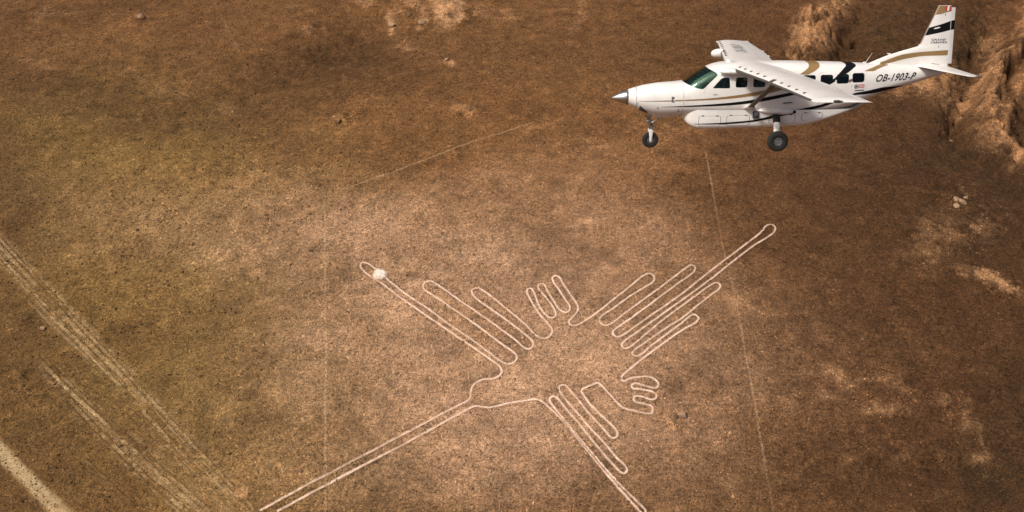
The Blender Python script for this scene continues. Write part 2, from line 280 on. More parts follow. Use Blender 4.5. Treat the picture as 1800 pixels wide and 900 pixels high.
PALE = [
 [-56.89, 60.55, 1.16, -0.85, -0.19, -0.48, 2.4],
 [-59.83, 62.98, 1.5, -1.11, -0.18, -0.49, 0.6],
 [67.23, 182.22, 7.74, 14.04, 2.49, -4.8, 1.0],
 [77.07, 194.76, 4.62, 5.63, 0.65, -5.81, 0.8],
 [62.18, 174.46, 3.42, 6.53, 1.55, -2.51, 0.6],
 [106.66, 170.74, 13.38, 21.65, 1.52, -1.83, 0.9],
 [96.21, 159.09, 7.63, 10.04, 0.83, -2.3, 0.85],
 [92.94, 143.47, -0.54, -6.76, -5.11, -3.71, 0.9],
 [103.58, 159.09, 8.41, 11.58, 0.55, -1.11, 0.7],
 [93.19, 133.22, 2.3, 0.0, -1.82, -4.28, 0.8],
 [89.17, 161.34, 4.98, 6.25, 1.52, -5.83, 0.8],
 [84.85, 159.09, 1.63, 0.0, -1.54, -4.45, 0.4],
 [92.98, 137.76, 0.98, -3.58, -2.55, -2.84, 0.6],
 [81.56, 157.99, 4.58, 2.57, -0.29, -2.07, 0.6],
 [105.77, 180.89, 4.21, 5.25, 0.61, -3.4, 0.5],
 [-14.62, 192.45, 5.08, -1.89, -0.23, -7.92, 1.5],
 [-13.13, 189.04, 3.16, -1.17, -0.12, -3.31, 0.8],
 [-24.13, 194.76, 2.66, -7.59, -1.45, -2.05, 0.6],
 [-27.58, 189.04, 1.05, 0.0, 0.56, -5.6, 0.7],
 [-20.9, 187.65, 1.3, 0.0, 0.21, -2.77, 0.7],
 [-35.03, 196.23, 2.15, 0.0, 0.36, -2.95, 0.5],
 [-2.63, 189.61, 6.5, -2.44, -0.29, -3.88, 0.35],
 [15.76, 189.04, 1.42, -1.15, -2.4, -10.54, 0.3],
 [75.35, 100.62, 2.91, -2.23, -1.31, -1.91, 1.1],
 [76.52, 98.07, 2.01, -2.51, -1.25, -1.52, 0.45],
 [71.47, 110.83, 6.34, 5.54, 0.95, -5.06, 0.42],
 [80.75, 115.24, 3.84, 0.0, -1.8, -4.51, 0.3],
 [79.5, 124.67, 3.02, 0.0, -0.93, -2.46, 0.3],
 [44.95, 82.54, 0.79, -1.22, -0.73, -0.8, 0.6],
 [46.2, 80.67, 1.08, -1.3, -0.62, -0.76, 0.65],
 [50.49, 81.7, 3.02, 0.52, -0.15, -0.83, 0.5],
 [53.14, 79.95, 1.02, -1.29, -0.72, -0.84, 0.5],
 [49.54, 75.96, 2.98, -0.34, -0.58, -1.55, 0.6],
 [52.8, 76.45, 4.8, 0.51, -0.3, -1.17, 0.5],
 [57.87, 77.63, 2.75, 0.3, -0.23, -0.8, 0.6],
 [59.58, 75.48, 0.7, -0.16, -1.45, -2.85, 0.55],
 [60.32, 73.75, 1.68, 0.0, -0.43, -1.14, 0.6],
 [61.21, 76.94, 0.93, 0.0, -0.59, -1.58, 0.5],
 [61.36, 71.51, 0.5, 0.19, -0.18, -2.08, 0.6],
 [59.81, 68.09, 1.18, 0.0, -0.41, -1.05, 0.5],
 [42.96, 78.93, 0.3, -1.57, -1.3, -0.8, 0.4],
 [37.1, 77.43, 3.15, 1.98, 0.2, -0.86, 0.35],
 [30.84, 75.28, 4.51, -0.51, -0.15, -0.58, 0.3],
 [45.11, 72.62, 0.75, 0.0, -0.18, -0.66, 0.5],
 [38.16, 89.11, 1.0, 0.0, -0.25, -1.14, 0.55],
 [52.37, 89.34, 1.26, 0.8, 0.07, -0.59, 0.6],
 [58.38, 94.99, 0.76, 0.33, -0.02, -0.45, 0.6],
 [50.83, 68.09, 8.64, -0.55, -0.46, -1.23, 0.18],
 [28.4, 66.35, 4.13, 2.97, 0.29, -0.71, 0.25],
 [36.21, 65.49, 2.9, 0.0, -0.12, -0.51, 0.2],
 [37.19, 94.99, 4.75, -3.6, -0.83, -1.54, 0.3],
 [34.94, 96.83, 2.07, -1.57, -0.46, -0.9, 0.4],
 [31.56, 97.45, 1.76, 0.0, -0.17, -1.0, 0.3],
 [18.15, 103.91, 2.37, 0.9, 0.13, -1.55, 0.5],
 [2.89, 115.99, 2.75, 1.55, 0.25, -1.14, 0.4],
 [9.8, 119.06, 4.43, 3.9, 0.6, -1.89, 0.3],
 [15.38, 115.24, 3.25, 3.86, 0.84, -1.84, 0.3],
 [-19.3, 115.99, 4.59, 4.53, 0.48, -1.05, 0.3],
 [15.63, 139.63, 3.19, -0.5, -0.15, -1.31, 0.55],
 [10.22, 139.26, 2.8, 0.0, -0.05, -1.12, 0.4],
 [4.38, 143.47, 2.78, 1.31, 0.2, -1.51, 0.45],
 [30.56, 142.5, 6.71, 2.02, -0.07, -2.28, 0.25],
 [-14.02, 169.29, 1.67, -1.16, -0.24, -1.81, 0.6],
 [-12.4, 163.62, 0.71, 0.0, 0.16, -3.23, 0.45],
 [-20.62, 175.72, 3.55, -3.81, -0.54, -2.63, 0.35],
 [-28.16, 154.72, 2.38, 1.77, 0.75, -2.42, 0.35],
 [-37.76, 152.17, 1.13, 0.0, 0.2, -1.26, 0.55],
 [-32.69, 146.03, 1.99, 0.0, 0.23, -1.59, 0.45],
 [-9.0, 149.47, 1.8, 0.0, 0.08, -2.06, 0.55],
 [-45.56, 183.55, 3.26, 1.56, 0.43, -1.57, 0.7],
 [-110.31, 189.04, 1.84, 0.0, 1.34, -3.36, 0.4],
 [-85.18, 188.49, 1.05, 0.0, 0.78, -2.51, 0.65],
 [-80.34, 163.62, 1.65, -0.94, 0.17, -1.3, 0.45],
 [-109.45, 191.87, 8.52, -1.5, 0.8, -2.28, 0.3],
 [-102.49, 169.53, 5.48, -1.68, 0.74, -2.38, 0.3],
 [-68.43, 156.89, 3.48, 0.0, 0.86, -3.06, 0.3],
 [-56.47, 150.51, 4.52, 0.0, 0.69, -2.9, 0.25],
 [-49.04, 170.74, 5.25, -3.34, 0.02, -2.75, 0.25],
 [-48.81, 124.67, 2.62, 0.0, 0.68, -2.96, 0.35],
 [-70.28, 149.47, 2.92, 0.0, 0.73, -2.46, 0.3],
 [-48.87, 93.42, 3.53, -0.41, 0.35, -1.66, 0.4],
 [-50.87, 91.41, 2.54, 0.0, 0.33, -1.16, 0.3],
 [-38.25, 87.98, 3.32, 0.0, 0.49, -2.25, 0.25],
 [-73.52, 90.83, 1.24, 1.08, 0.63, -0.84, 0.7],
 [-71.26, 90.49, 1.33, -0.55, 0.06, -0.44, 0.6],
 [-71.1, 80.77, 0.64, 0.0, 0.35, -0.82, 0.7],
 [-43.51, 85.76, 2.28, 0.57, 0.41, -1.08, 0.2],
 [-39.31, 83.6, 0.95, 0.52, 1.02, -2.0, 0.2],
 [-29.23, 70.78, 2.05, -1.76, -0.35, -0.7, 0.25],
 [-11.62, 61.35, 1.64, 0.34, 0.11, -0.48, 0.4],
 [-11.01, 62.57, 1.0, 0.0, 0.05, -0.66, 0.35],
 [1.46, 66.78, 1.33, -1.34, -0.29, -0.4, 0.45],
 [0.36, 65.07, 2.89, 0.0, 0.0, -0.68, 0.3],
 [-1.47, 67.65, 1.14, -1.12, -0.28, -0.4, 0.35],
 [-8.74, 96.83, 4.72, -3.72, -1.15, -3.22, 0.4],
 [-5.9, 90.26, 4.5, -3.45, -0.97, -2.5, 0.35],
 [-1.71, 92.59, 4.24, -4.07, -1.25, -2.52, 0.35],
 [-13.84, 94.99, 3.46, 0.0, 0.28, -3.65, 0.25],
 [-8.92, 83.6, 4.85, -1.11, -0.17, -2.1, 0.3],
 [23.28, 87.98, 4.6, 3.87, 0.71, -1.84, 0.2],
 [21.62, 94.99, 5.54, 4.88, 0.76, -1.99, 0.2],
 [4.3, 77.43, 1.24, 0.27, 0.05, -0.48, 0.7],
 [22.64, 74.04, 1.14, 0.0, -0.18, -1.23, 2.2],
 [24.13, 70.78, 0.53, 0.0, -0.07, -0.46, 0.6],
 [23.67, 68.71, 0.74, 0.0, -0.06, -0.44, 0.5],
 [-45.11, 191.87, 7.68, 1.5, 0.46, -2.28, 0.25],
 [-65.75, 69.42, 0.45, 0.0, 0.23, -0.53, 0.3],
 [-34.72, 60.71, 1.88, -0.71, -0.06, -0.75, 0.9],
 [-50.47, 76.45, 3.12, -2.62, -0.24, -0.58, 0.35],
 [-61.53, 87.98, 2.65, -2.25, -0.27, -0.83, 0.5],
 [-70.05, 94.99, 2.83, -2.57, -0.22, -0.69, 0.45],
 [-56.04, 81.5, 3.31, -2.78, -0.22, -0.62, 0.4],
 [-42.23, 68.98, 2.85, -2.39, -0.22, -0.46, 0.35],
 [-44.97, 70.78, 2.86, -2.58, -0.28, -0.52, 0.35],
 [-63.63, 82.54, 1.7, -1.49, -0.21, -0.52, 0.4],
 [7.81, 77.43, 3.41, -3.82, -0.86, -1.21, 0.3],
 [7.54, 71.7, 2.25, -3.54, -0.97, -0.95, 0.3],
 [-33.11, 61.35, 1.69, 1.03, 0.55, -0.88, 0.5],
 [-28.65, 63.81, 2.83, 1.89, 0.33, -0.52, 0.4],
 [-21.73, 65.49, 1.77, 1.16, 0.26, -0.45, 0.3],
]
RELIEF = [
 [67.57, 183.55, 8.8, 16.03, 2.5, -4.85, 3.2],
 [75.71, 178.28, 8.0, 12.74, 1.83, -4.45, -2.0],
 [106.66, 170.74, 15.07, 23.61, 1.55, -2.18, 4.2],
 [101.47, 175.72, 2.48, -1.71, -14.13, -27.23, -3.2],
 [93.15, 143.47, -0.6, -7.44, -5.92, -4.29, 3.8],
 [103.46, 154.72, 2.01, 1.27, -2.8, -15.62, -2.5],
 [90.36, 150.51, 1.27, -1.14, -6.79, -11.71, -1.8],
 [104.9, 163.62, 8.62, 12.02, 0.44, -0.93, -1.5],
 [93.02, 132.33, 2.5, 0.0, -1.95, -4.59, 1.8],
 [89.76, 161.34, 5.16, 5.25, 0.52, -6.94, 1.8],
 [100.52, 150.51, 2.72, 1.42, -3.54, -15.65, -2.2],
 [-14.56, 191.3, 5.83, 0.0, 0.42, -7.98, 1.5],
 [-24.08, 194.18, 2.15, -1.59, -0.54, -6.55, 0.9],
 [-33.13, 180.89, 10.79, 4.12, 2.18, -10.41, -1.6],
 [-41.29, 168.33, 12.12, 9.84, 2.34, -6.75, -1.0],
 [-85.1, 188.21, 1.44, 0.0, 0.87, -2.79, 0.7],
 [-8.96, 148.45, 0.89, 0.0, 0.04, -1.22, -0.7],
 [-9.02, 150.09, 1.58, 0.0, 0.05, -1.45, 0.5],
 [-32.85, 144.84, 0.78, 0.0, 0.14, -0.98, -0.5],
 [-33.08, 146.43, 1.55, 0.0, 0.17, -1.2, 0.5],
 [-45.61, 183.82, 3.96, 1.91, 0.43, -1.58, 0.7],
 [-45.2, 181.42, 3.93, 1.87, 0.42, -1.55, -0.5],
 [75.5, 101.01, 3.16, -2.43, -1.14, -1.68, 0.8],
 [71.47, 110.83, 6.34, 5.54, 0.82, -4.41, 0.7],
 [22.21, 74.23, 1.23, 0.0, -0.18, -1.33, 0.5],
 [23.82, 73.75, 0.62, 0.0, -0.2, -1.33, -0.3],
 [50.91, 68.35, 10.82, -0.7, -0.46, -1.23, 0.7],
 [50.31, 66.52, 10.7, -0.68, -0.45, -1.21, -0.5],
 [46.43, 81.5, 3.92, -2.13, -0.77, -1.37, 0.5],
 [56.58, 78.43, 6.29, 0.0, -0.41, -1.2, 0.5],
 [-73.66, 91.18, 1.27, 0.8, 0.74, -1.09, 0.5],
 [-71.1, 80.77, 0.72, 0.0, 0.39, -0.93, 0.6],
 [-62.12, 150.51, 23.46, -3.61, 2.22, -10.33, -0.8],
 [-59.2, 131.45, 18.7, 0.0, 1.43, -5.26, 0.4],
 [106.6, 186.27, 1.71, -1.88, -5.82, -10.33, 1.2],
 [89.2, 180.89, 9.26, 10.19, 0.58, -8.08, 1.0],
 [0.0, 140.58, 20.14, 14.3, 0.65, -2.83, -0.5],
 [19.64, 142.5, 9.27, 8.72, 0.72, -3.02, -0.5],
]

# ================================================================ the desert plain
def ellip(x, y, e):
    """squared radius in an ellipse given by centre and two half-axis vectors."""
    cx, cy, ax, ay, bx, by = e[:6]
    det = ax*by - ay*bx
    dx = x-cx; dy = y-cy
    u = (dx*by - dy*bx)/det; v = (-dx*ay + dy*ax)/det
    return u*u + v*v

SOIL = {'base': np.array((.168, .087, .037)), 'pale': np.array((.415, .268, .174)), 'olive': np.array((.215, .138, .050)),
        'dark': np.array((.050, .029, .0138)), 'red': np.array((.104, .051, .0235)), 'sand': np.array((.43, .255, .137)), 'slope': np.array((.36, .202, .103))}

def warp(x, y):
    return (x + 7*(fbm(x, y, 16, 3, 4)-.5) + 2.2*(fbm(x, y, 3.0, 5, 3)-.5),
            y + 7*(fbm(x, y, 16, 11, 4)-.5) + 2.2*(fbm(x, y, 3.0, 17, 3)-.5))

def height(x, y):
    h = .5*(fbm(x, y, 46, 2, 4)-.5) + .2*(fbm(x, y, 6, 8, 4)-.5) + .13*(fbm(x, y, 1.3, 14, 3)-.5)
    xw, yw = warp(x, y)
    rough = np.zeros(len(x))
    for e in RELIEF:
        R = 2.4*(math.hypot(e[2], e[3])+math.hypot(e[4], e[5]))
        q = np.where((np.abs(xw-e[0]) < R) & (np.abs(yw-e[1]) < R))[0]
        w = np.exp(-ellip(xw[q], yw[q], e)*1.1)
        h[q] += e[6]*w
        rough[q] += min(abs(e[6]), 3)*w
    h = h + rough*(.8*(fbm(x, y, 5, 21, 5, .6)-.5) + .5*(fbm(x, y, 1.5, 23, 3, .65)-.5) - 1.1*sst(45, 60, x)*sst(.82, 1, 1-np.abs(2*fbm(x*1.5+y*.5, y*.7, 9, 25, 4, .6)-1)))
    return h

def soil(x, y):
    n1 = fbm(x, y, 40, 31, 5, .55); n2 = fbm(x, y, 9, 33, 5, .6); n3 = fbm(x, y, 2.2, 35, 4, .6)
    xw, yw = warp(x, y)
    east = sst(14, 62, x + 30*(n1-.5))
    c = SOIL['base'][None]*(1-east[:, None]) + SOIL['red'][None]*east[:, None]
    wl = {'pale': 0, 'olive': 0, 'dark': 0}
    for nm, e in SOILS_AND_VIGNETTE:
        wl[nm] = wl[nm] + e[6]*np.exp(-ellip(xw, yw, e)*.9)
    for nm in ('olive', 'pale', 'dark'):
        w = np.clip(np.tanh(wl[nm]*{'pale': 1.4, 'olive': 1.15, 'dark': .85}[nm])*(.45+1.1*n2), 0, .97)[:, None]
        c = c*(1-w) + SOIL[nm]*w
    p = np.zeros(len(x)); slope = np.zeros(len(x))
    for e in PALE:
        R = 2.2*(math.hypot(e[2], e[3])+math.hypot(e[4], e[5]))
        q = np.where((np.abs(xw-e[0]) < R) & (np.abs(yw-e[1]) < R))[0]
        d = ellip(xw[q], yw[q], e)
        hill = e[0] > 50 and e[1] > 112
        g_ = e[6]*(.8 if hill else 1.0 if e[1] > 165 and abs(e[0]) < 40 else .45)*np.exp(-d*d*.8 - d*.35)
        p[q] += g_
        if hill: slope[q] = np.maximum(slope[q], np.clip(g_*2, 0, 1))
    n4 = fbm(x, y, 1.1, 37, 3, .7)
    p = np.clip(p*1.15*sst(.36, .66, .38*n2+.30*n3+.32*n4 + .13*np.minimum(p, 1)), 0, 1)[:, None]
    sandc = SOIL['sand'][None]*(1-slope[:, None]) + SOIL['slope'][None]*slope[:, None]
    c = c*(1-p) + sandc*p*(.55+.6*n3+.4*(n4-.5))[:, None]
    clump = sst(.52, .70, fbm(x, y, 3.2, 39, 5, .65))          # patches of finer and coarser gravel
    c = c*(1-.18*clump+.24*sst(.56, .72, fbm(x, y, 2.4, 44, 5, .7)))[:, None]
    c = c*(.62 + .42*n1 + .34*n2)[:, None]
    c = c*(1 + .5*(n3-.5)+.5*(n4-.5))[:, None]
    return np.clip(c*np.array((1.0, .925, .83)), .008, .72)

# --- one sheet, fine where the camera looks, running on to the horizon
def axis(a, b, step, far):
    inner = np.arange(a, b+1e-6, step)
    out = np.geomspace(.5, far, 46)
    return np.concatenate([(a-out)[::-1], inner, b+out])
GX = axis(-128, 128, .33, 9000.); GY = axis(46, 212, .33, 9000.)
XX, YY = np.meshgrid(GX, GY)
GZ = height(XX.ravel(), YY.ravel()).reshape(XX.shape)
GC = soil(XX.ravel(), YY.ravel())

def gz(x, y):
    """height of the ground sheet (same surface as the mesh)."""
    x = np.asarray(x, float); y = np.asarray(y, float)
    i = np.clip(np.searchsorted(GX, x)-1, 0, len(GX)-2); j = np.clip(np.searchsorted(GY, y)-1, 0, len(GY)-2)
    a = (x-GX[i])/(GX[i+1]-GX[i]); b = (y-GY[j])/(GY[j+1]-GY[j])
    return (GZ[j, i]*(1-a)+GZ[j, i+1]*a)*(1-b)+(GZ[j+1, i]*(1-a)+GZ[j+1, i+1]*a)*b

def soil_material(name, speck=1.0, bump=1.0):
    m = bpy.data.materials.new(name); m.use_nodes = True
    nt = m.node_tree; b = nt.nodes['Principled BSDF']
    b.inputs['Roughness'].default_value = 0.95
    b.inputs['Specular IOR Level'].default_value = 0.12
    at = nt.nodes.new('ShaderNodeAttribute'); at.attribute_name = 'soil'
    tc = nt.nodes.new('ShaderNodeTexCoord')
    def noise(scale, detail, rough):
        n = nt.nodes.new('ShaderNodeTexNoise')
        n.inputs['Scale'].default_value = scale; n.inputs['Detail'].default_value = detail
        n.inputs['Roughness'].default_value = rough
        nt.links.new(tc.outputs['Object'], n.inputs['Vector']); return n
    def mapr(src, f0, f1, t0, t1):
        n = nt.nodes.new('ShaderNodeMapRange')
        n.inputs['From Min'].default_value = f0; n.inputs['From Max'].default_value = f1
        n.inputs['To Min'].default_value = t0; n.inputs['To Max'].default_value = t1
        nt.links.new(src, n.inputs['Value']); return n.outputs[0]
    def mult(a, c):
        n = nt.nodes.new('ShaderNodeMix'); n.data_type = 'RGBA'; n.blend_type = 'MULTIPLY'; n.inputs[0].default_value = 1
        nt.links.new(a, n.inputs[6]); nt.links.new(c, n.inputs[7]); return n.outputs[2]
    n1 = noise(1.7, 8, .78); n2 = noise(5.0, 4, .75)
    s1 = mapr(n1.outputs['Fac'], .34, .66, 1-.48*speck, 1+.48*speck)
    s2 = mapr(n2.outputs['Fac'], .33, .67, 1-.72*speck, 1+.72*speck)
    c = mult(mult(at.outputs['Color'], s1), s2)
    nt.links.new(c, b.inputs['Base Color'])
    ad = nt.nodes.new('ShaderNodeMath'); ad.operation = 'ADD'
    nt.links.new(n1.outputs['Fac'], ad.inputs[0]); nt.links.new(n2.outputs['Fac'], ad.inputs[1])
    bp = nt.nodes.new('ShaderNodeBump'); bp.inputs['Strength'].default_value = .8
    bp.inputs['Distance'].default_value = .22*bump
    nt.links.new(ad.outputs[0], bp.inputs['Height'])
    nt.links.new(bp.outputs[0], b.inputs['Normal'])
    return m
MAT_GROUND = soil_material('stony_desert_soil')
MAT_LINE = soil_material('cleared_sand', .45, .5)

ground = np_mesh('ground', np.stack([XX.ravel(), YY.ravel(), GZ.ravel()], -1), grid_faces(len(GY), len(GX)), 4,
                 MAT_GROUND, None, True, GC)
tag(ground, kind='structure')

# --- lines scraped into the plain: a pale floor between two low rims of swept stones
def catmull(pts, step):
    P = np.array(pts, float)
    P = np.vstack([2*P[0]-P[1], P, 2*P[-1]-P[-2]])
    out = []
    for i in range(1, len(P)-2):
        p0, p1, p2, p3 = P[i-1:i+3]
        # centripetal parametrisation keeps tight turns round
        t0 = 0; t1 = t0+np.linalg.norm(p1-p0)**.5+1e-6; t2 = t1+np.linalg.norm(p2-p1)**.5+1e-6; t3 = t2+np.linalg.norm(p3-p2)**.5+1e-6
        n = max(2, int(np.linalg.norm(p2-p1)/.08))
        t = np.linspace(t1, t2, n, endpoint=False)[:, None]
        A1 = (t1-t)/(t1-t0)*p0+(t-t0)/(t1-t0)*p1; A2 = (t2-t)/(t2-t1)*p1+(t-t1)/(t2-t1)*p2; A3 = (t3-t)/(t3-t2)*p2+(t-t2)/(t3-t2)*p3
        B1 = (t2-t)/(t2-t0)*A1+(t-t0)/(t2-t0)*A2; B2 = (t3-t)/(t3-t1)*A2+(t-t1)/(t3-t1)*A3
        out.append((t2-t)/(t2-t1)*B1+(t-t1)/(t2-t1)*B2)
    Q = np.vstack(out+[P[-2:-1]])
    s = np.r_[0, np.cumsum(np.linalg.norm(np.diff(Q, axis=0), axis=1))]
    u = np.arange(0, s[-1], step); u = np.r_[u, s[-1]]
    return np.stack([np.interp(u, s, Q[:, 0]), np.interp(u, s, Q[:, 1])], -1)

ALL_LINES = []      # (points, half width) for the stones to keep clear of
def ribbon(name, pts, width, parent, floor, strength=1.0, rim=.05, broken=0.0, step=.24, seed=0, soft=.18, wob=.12, lift=.012, streaks=0, clear=True, clean=False):
    """a strip of worn ground: pale floor (or worn streaks) fading into the soil beside it"""
    c = catmull(pts, step)
    s = np.arange(len(c))*step
    t = np.gradient(c, axis=0); t /= np.linalg.norm(t, axis=1)[:, None]+1e-9
    nrm = np.stack([-t[:, 1], t[:, 0]], -1)
    c = c + nrm*(wob*(fbm(s, s*0+seed*7.3, 3.0, 41, 3)-.5))[:, None]
    if clear: ALL_LINES.append((c, width/2))
    w = width/2*(.80+.40*fbm(s, s*0+seed*3.1, 1.6, 43, 3))
    if streaks:
        k = np.linspace(-1, 1, streaks); lim = 1.0
        offs = np.r_[-1-soft*2/width, k, 1+soft*2/width]; mixw = np.r_[0, sst(1.05, .55, np.abs(k)), 0]
        zof = np.r_[-.05, np.full(streaks, lift), -.05]
    else:
        offs = np.r_[-1-soft*2/width, -1-soft/width, -1, 0, 1, 1+soft/width, 1+soft*2/width]
        mixw = np.array([0, .10, .92, 1, .92, .10, 0]); zof = np.array([-.05, rim, lift, lift+.012, lift, rim, -.05])
    V = []; K = []
    for o, zz, mw in zip(offs, zof, mixw):
        d = np.where(abs(o) <= 1, o*w, np.sign(o)*(w+(abs(o)-1)*width/2))
        p = c + nrm*d[:, None]
        jit = (vnoise(p[:, 0], p[:, 1], .45, 51)-.5)
        if streaks:
            nz = .6*fbm(d*30.0+seed*11, s, 26.0, 47, 4, .6)+.4*fbm(p[:, 0], p[:, 1], 1.6, 49, 4, .65)
        else:
            nz = .6*fbm(s, s*0+seed*5.7, 14.0, 47, 5, .6)+.4*fbm(p[:, 0], p[:, 1], .8, 49, 3, .6)
        br = np.clip(1-broken*sst(.66, .36, nz), 0, 1)*strength
        if not clean: br = br*np.clip(s/7+.05, 0, 1)*np.clip((s[-1]-s)/7+.3, 0, 1)
        z = gz(p[:, 0], p[:, 1]) + zz + (.07*jit if zz > .03 else 0)
        V.append(np.column_stack([p, z]))
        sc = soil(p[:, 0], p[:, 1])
        if .03 < zz and not streaks and 0 < mw < .5: sc = sc*((.55 if rim > .05 else .78)+.4*jit[:, None])
        m = (mw*br*(.74+.42*vnoise(p[:, 0], p[:, 1], .5, 53)))[:, None]
        K.append(sc*(1-m)+np.array(floor)*m)
    V = np.stack(V, 1); K = np.stack(K, 1)
    n = len(c)
    return np_mesh(name, V.reshape(-1, 3), grid_faces(n, len(offs)), 4, MAT_GROUND if streaks or not clean else MAT_LINE, parent, True, np.clip(K.reshape(-1, 3), .01, .8))

def empty(name, loc):
    e = bpy.data.objects.new(name, None); e.empty_display_size = .5
    e.location = loc; COL.objects.link(e); return e
PALE_LINE = (.76, .54, .41)
bird = empty('geoglyph', (0, 0, 0))
tag(bird, 'giant pale hummingbird outline scraped into the brown desert ground', 'geoglyph')
for k, (nm, key) in enumerate([('beak', 'beak_a'), ('beak', 'beak_b'), ('head', 'head_a'), ('head', 'head_b'), ('wing', 'wing_a'), ('wing', 'wing_b'),
                               ('foot', 'foot_a'), ('foot', 'foot_b'), ('tail', 'tail')]):
    o = ribbon(nm, LINES[key], .22 if nm != 'beak' else .25, bird, PALE_LINE, .93, .07, .55 if nm == 'beak' else .35, seed=k+1, clean=True, wob=.07)
LAB = {'line_w': ('faint straight scraped line running down the plain left of the bird beak', .20, .40, .55),
       'line_e': ('long thin scraped line crossing the longest tail feather of the bird outline', .15, .32, .65),
       'line_n': ('short oblique scraped line meeting the top of the straight faint line', .24, .36, .4),
       'line_d': ('short faint scratch branching down from the oblique line above the bird', .3, .25, .9),
       'line_x': ('faint scratch at the top left edge of the plain', .4, .25, .9)}
for k, (key, (lab, w, st, br)) in enumerate(LAB.items()):
    o = ribbon('ground_line', LINES[key], w, None, (.52, .345, .20), st, .02, br, seed=20+k, step=.3, soft=.25)
    tag(o, lab, 'ground line', 'thin straight lines on the plain')
track = empty('dirt_track', (0, 0, 0))
tag(track, kind='structure')
def shifted(pts, d):
    P = np.array(pts, float); t = np.gradient(P, axis=0); t /= np.linalg.norm(t, axis=1)[:, None]
    return P + np.stack([-t[:, 1], t[:, 0]], -1)*d
for k, (key, w, st) in enumerate([('rut_a', 4.4, .5), ('rut_b', 3.0, .42), ('rut_c', 2.6, .45), ('rut_d', 2.6, .45), ('rut_e', 3.6, .45)]):
    ribbon('worn_strip', LINES[key], w, track, (.40, .265, .13), st, .03, 1.1, seed=40+k, step=.33, soft=.6, wob=.3, streaks=max(5, int(w/.2)), lift=.010+.004*k, clear=False)
RUTS = [('rut_a', -.9, .34, .48), ('rut_a', .1, .5, .42), ('rut_a', .9, .30, .35), ('rut_b', 0, .35, .42), ('rut_b', -.8, .3, .3), ('rut_c', 0, .40, .62), ('rut_c', .7, .28, .35),
        ('rut_d', 0, .38, .60), ('rut_d', -.65, .28, .38), ('rut_e', 0, .36, .5), ('rut_e', .75, .30, .42), ('rut_f', 0, .34, .45), ('rut_g', 0, .25, .22)]
for k, (key, d, w, st) in enumerate(RUTS):
    ribbon('rut', shifted(LINES[key], d), w, track, (.50, .34, .175), st*1.35, .045, 1.0, seed=70+k, step=.3, soft=.24, wob=.2, lift=.036+.003*k, clear=False)
road = ribbon('path', LINES['road'], 2.2, None, (.42, .30, .16), .95, .05, .3, seed=60, step=.33, soft=.8, wob=.2, streaks=13, clear=False)
road.data.materials[0] = MAT_LINE
tag(road, kind='structure')

# --- heap of white dust lying over the tip of the upper wing
def dust_heap(name, cx, cy, r, h, col, seed):
    R = np.linspace(0, 1, 14)**.9; TH = np.linspace(0, 2*np.pi, 40, endpoint=False)
    V = []; K = []
    for rr in R:
        for th in TH:
            k = 1+.25*(vnoise(np.cos(th)*1.2+9, np.sin(th)*1.2+9, 1, seed)-.5)
            x = cx+r*rr*k*np.cos(th); y = cy+r*rr*k*np.sin(th)*1.25
            z = float(gz(x, y))+h*max(0, 1-rr**1.6)*(.85+.5*(vnoise(x, y, .4, seed)-.5))+(.03 if rr < .97 else -.05)
            V.append((x, y, z))
            w = sst(1.0, .30, rr+.45*(vnoise(x, y, .4, seed+2)-.5))
            K.append(soil(np.array([x]), np.array([y]))[0]*(1-w)+np.array(col)*w)
    return np_mesh(name, np.array(V), grid_faces(len(R), 40, True), 4, MAT_LINE, None, True, np.array(K))
o = dust_heap('dust_heap', -20.87, 102.2, 1.35, .18, (.76, .66, .56), 61)
tag(o, 'bright white heap of dust covering the outer tip of the left bird wing', 'dust heap')

# --- single rocks that can be told apart
def rock(name, cx, cy, sx, sy, sz, col, seed, mat):
    bm = bmesh.new()
    bmesh.ops.create_icosphere(bm, subdivisions=2, radius=1)
    r = np.random.default_rng(seed); ax = r.normal(size=(14, 3)); ax /= np.linalg.norm(ax, axis=1)[:, None]; cut = r.uniform(.48, .85, 14)
    z0 = float(gz(cx, cy)); rot = r.uniform(0, 6.28)
    for v in bm.verts:
        p = np.array(v.co); p = p*(1+.25*(vnoise(p[0]*2+5, p[1]*2+p[2]*1.3+5, 1, seed % 40)-.5))
        for a, c in zip(ax, cut):
            d = p@a
            if d > c: p = p-a*(d-c)*.9
        x, y, z = p[0]*sx, p[1]*sy, p[2]*sz
        v.co = (x*math.cos(rot)-y*math.sin(rot), x*math.sin(rot)+y*math.cos(rot), z+sz*.18)
    me = bpy.data.meshes.new(name); bm.to_mesh(me); bm.free()
    me.materials.append(mat)
    o = bpy.data.objects.new(name, me); o.location = (cx, cy, z0); COL.objects.link(o)
    return o
MAT_ROCK_PALE = mottled('pale_rock', (.40, .245, .14), .95, .55, 3.2)
MAT_ROCK_BROWN = mottled('brown_rock', (.17, .095, .05), .95, .5, 3.5)
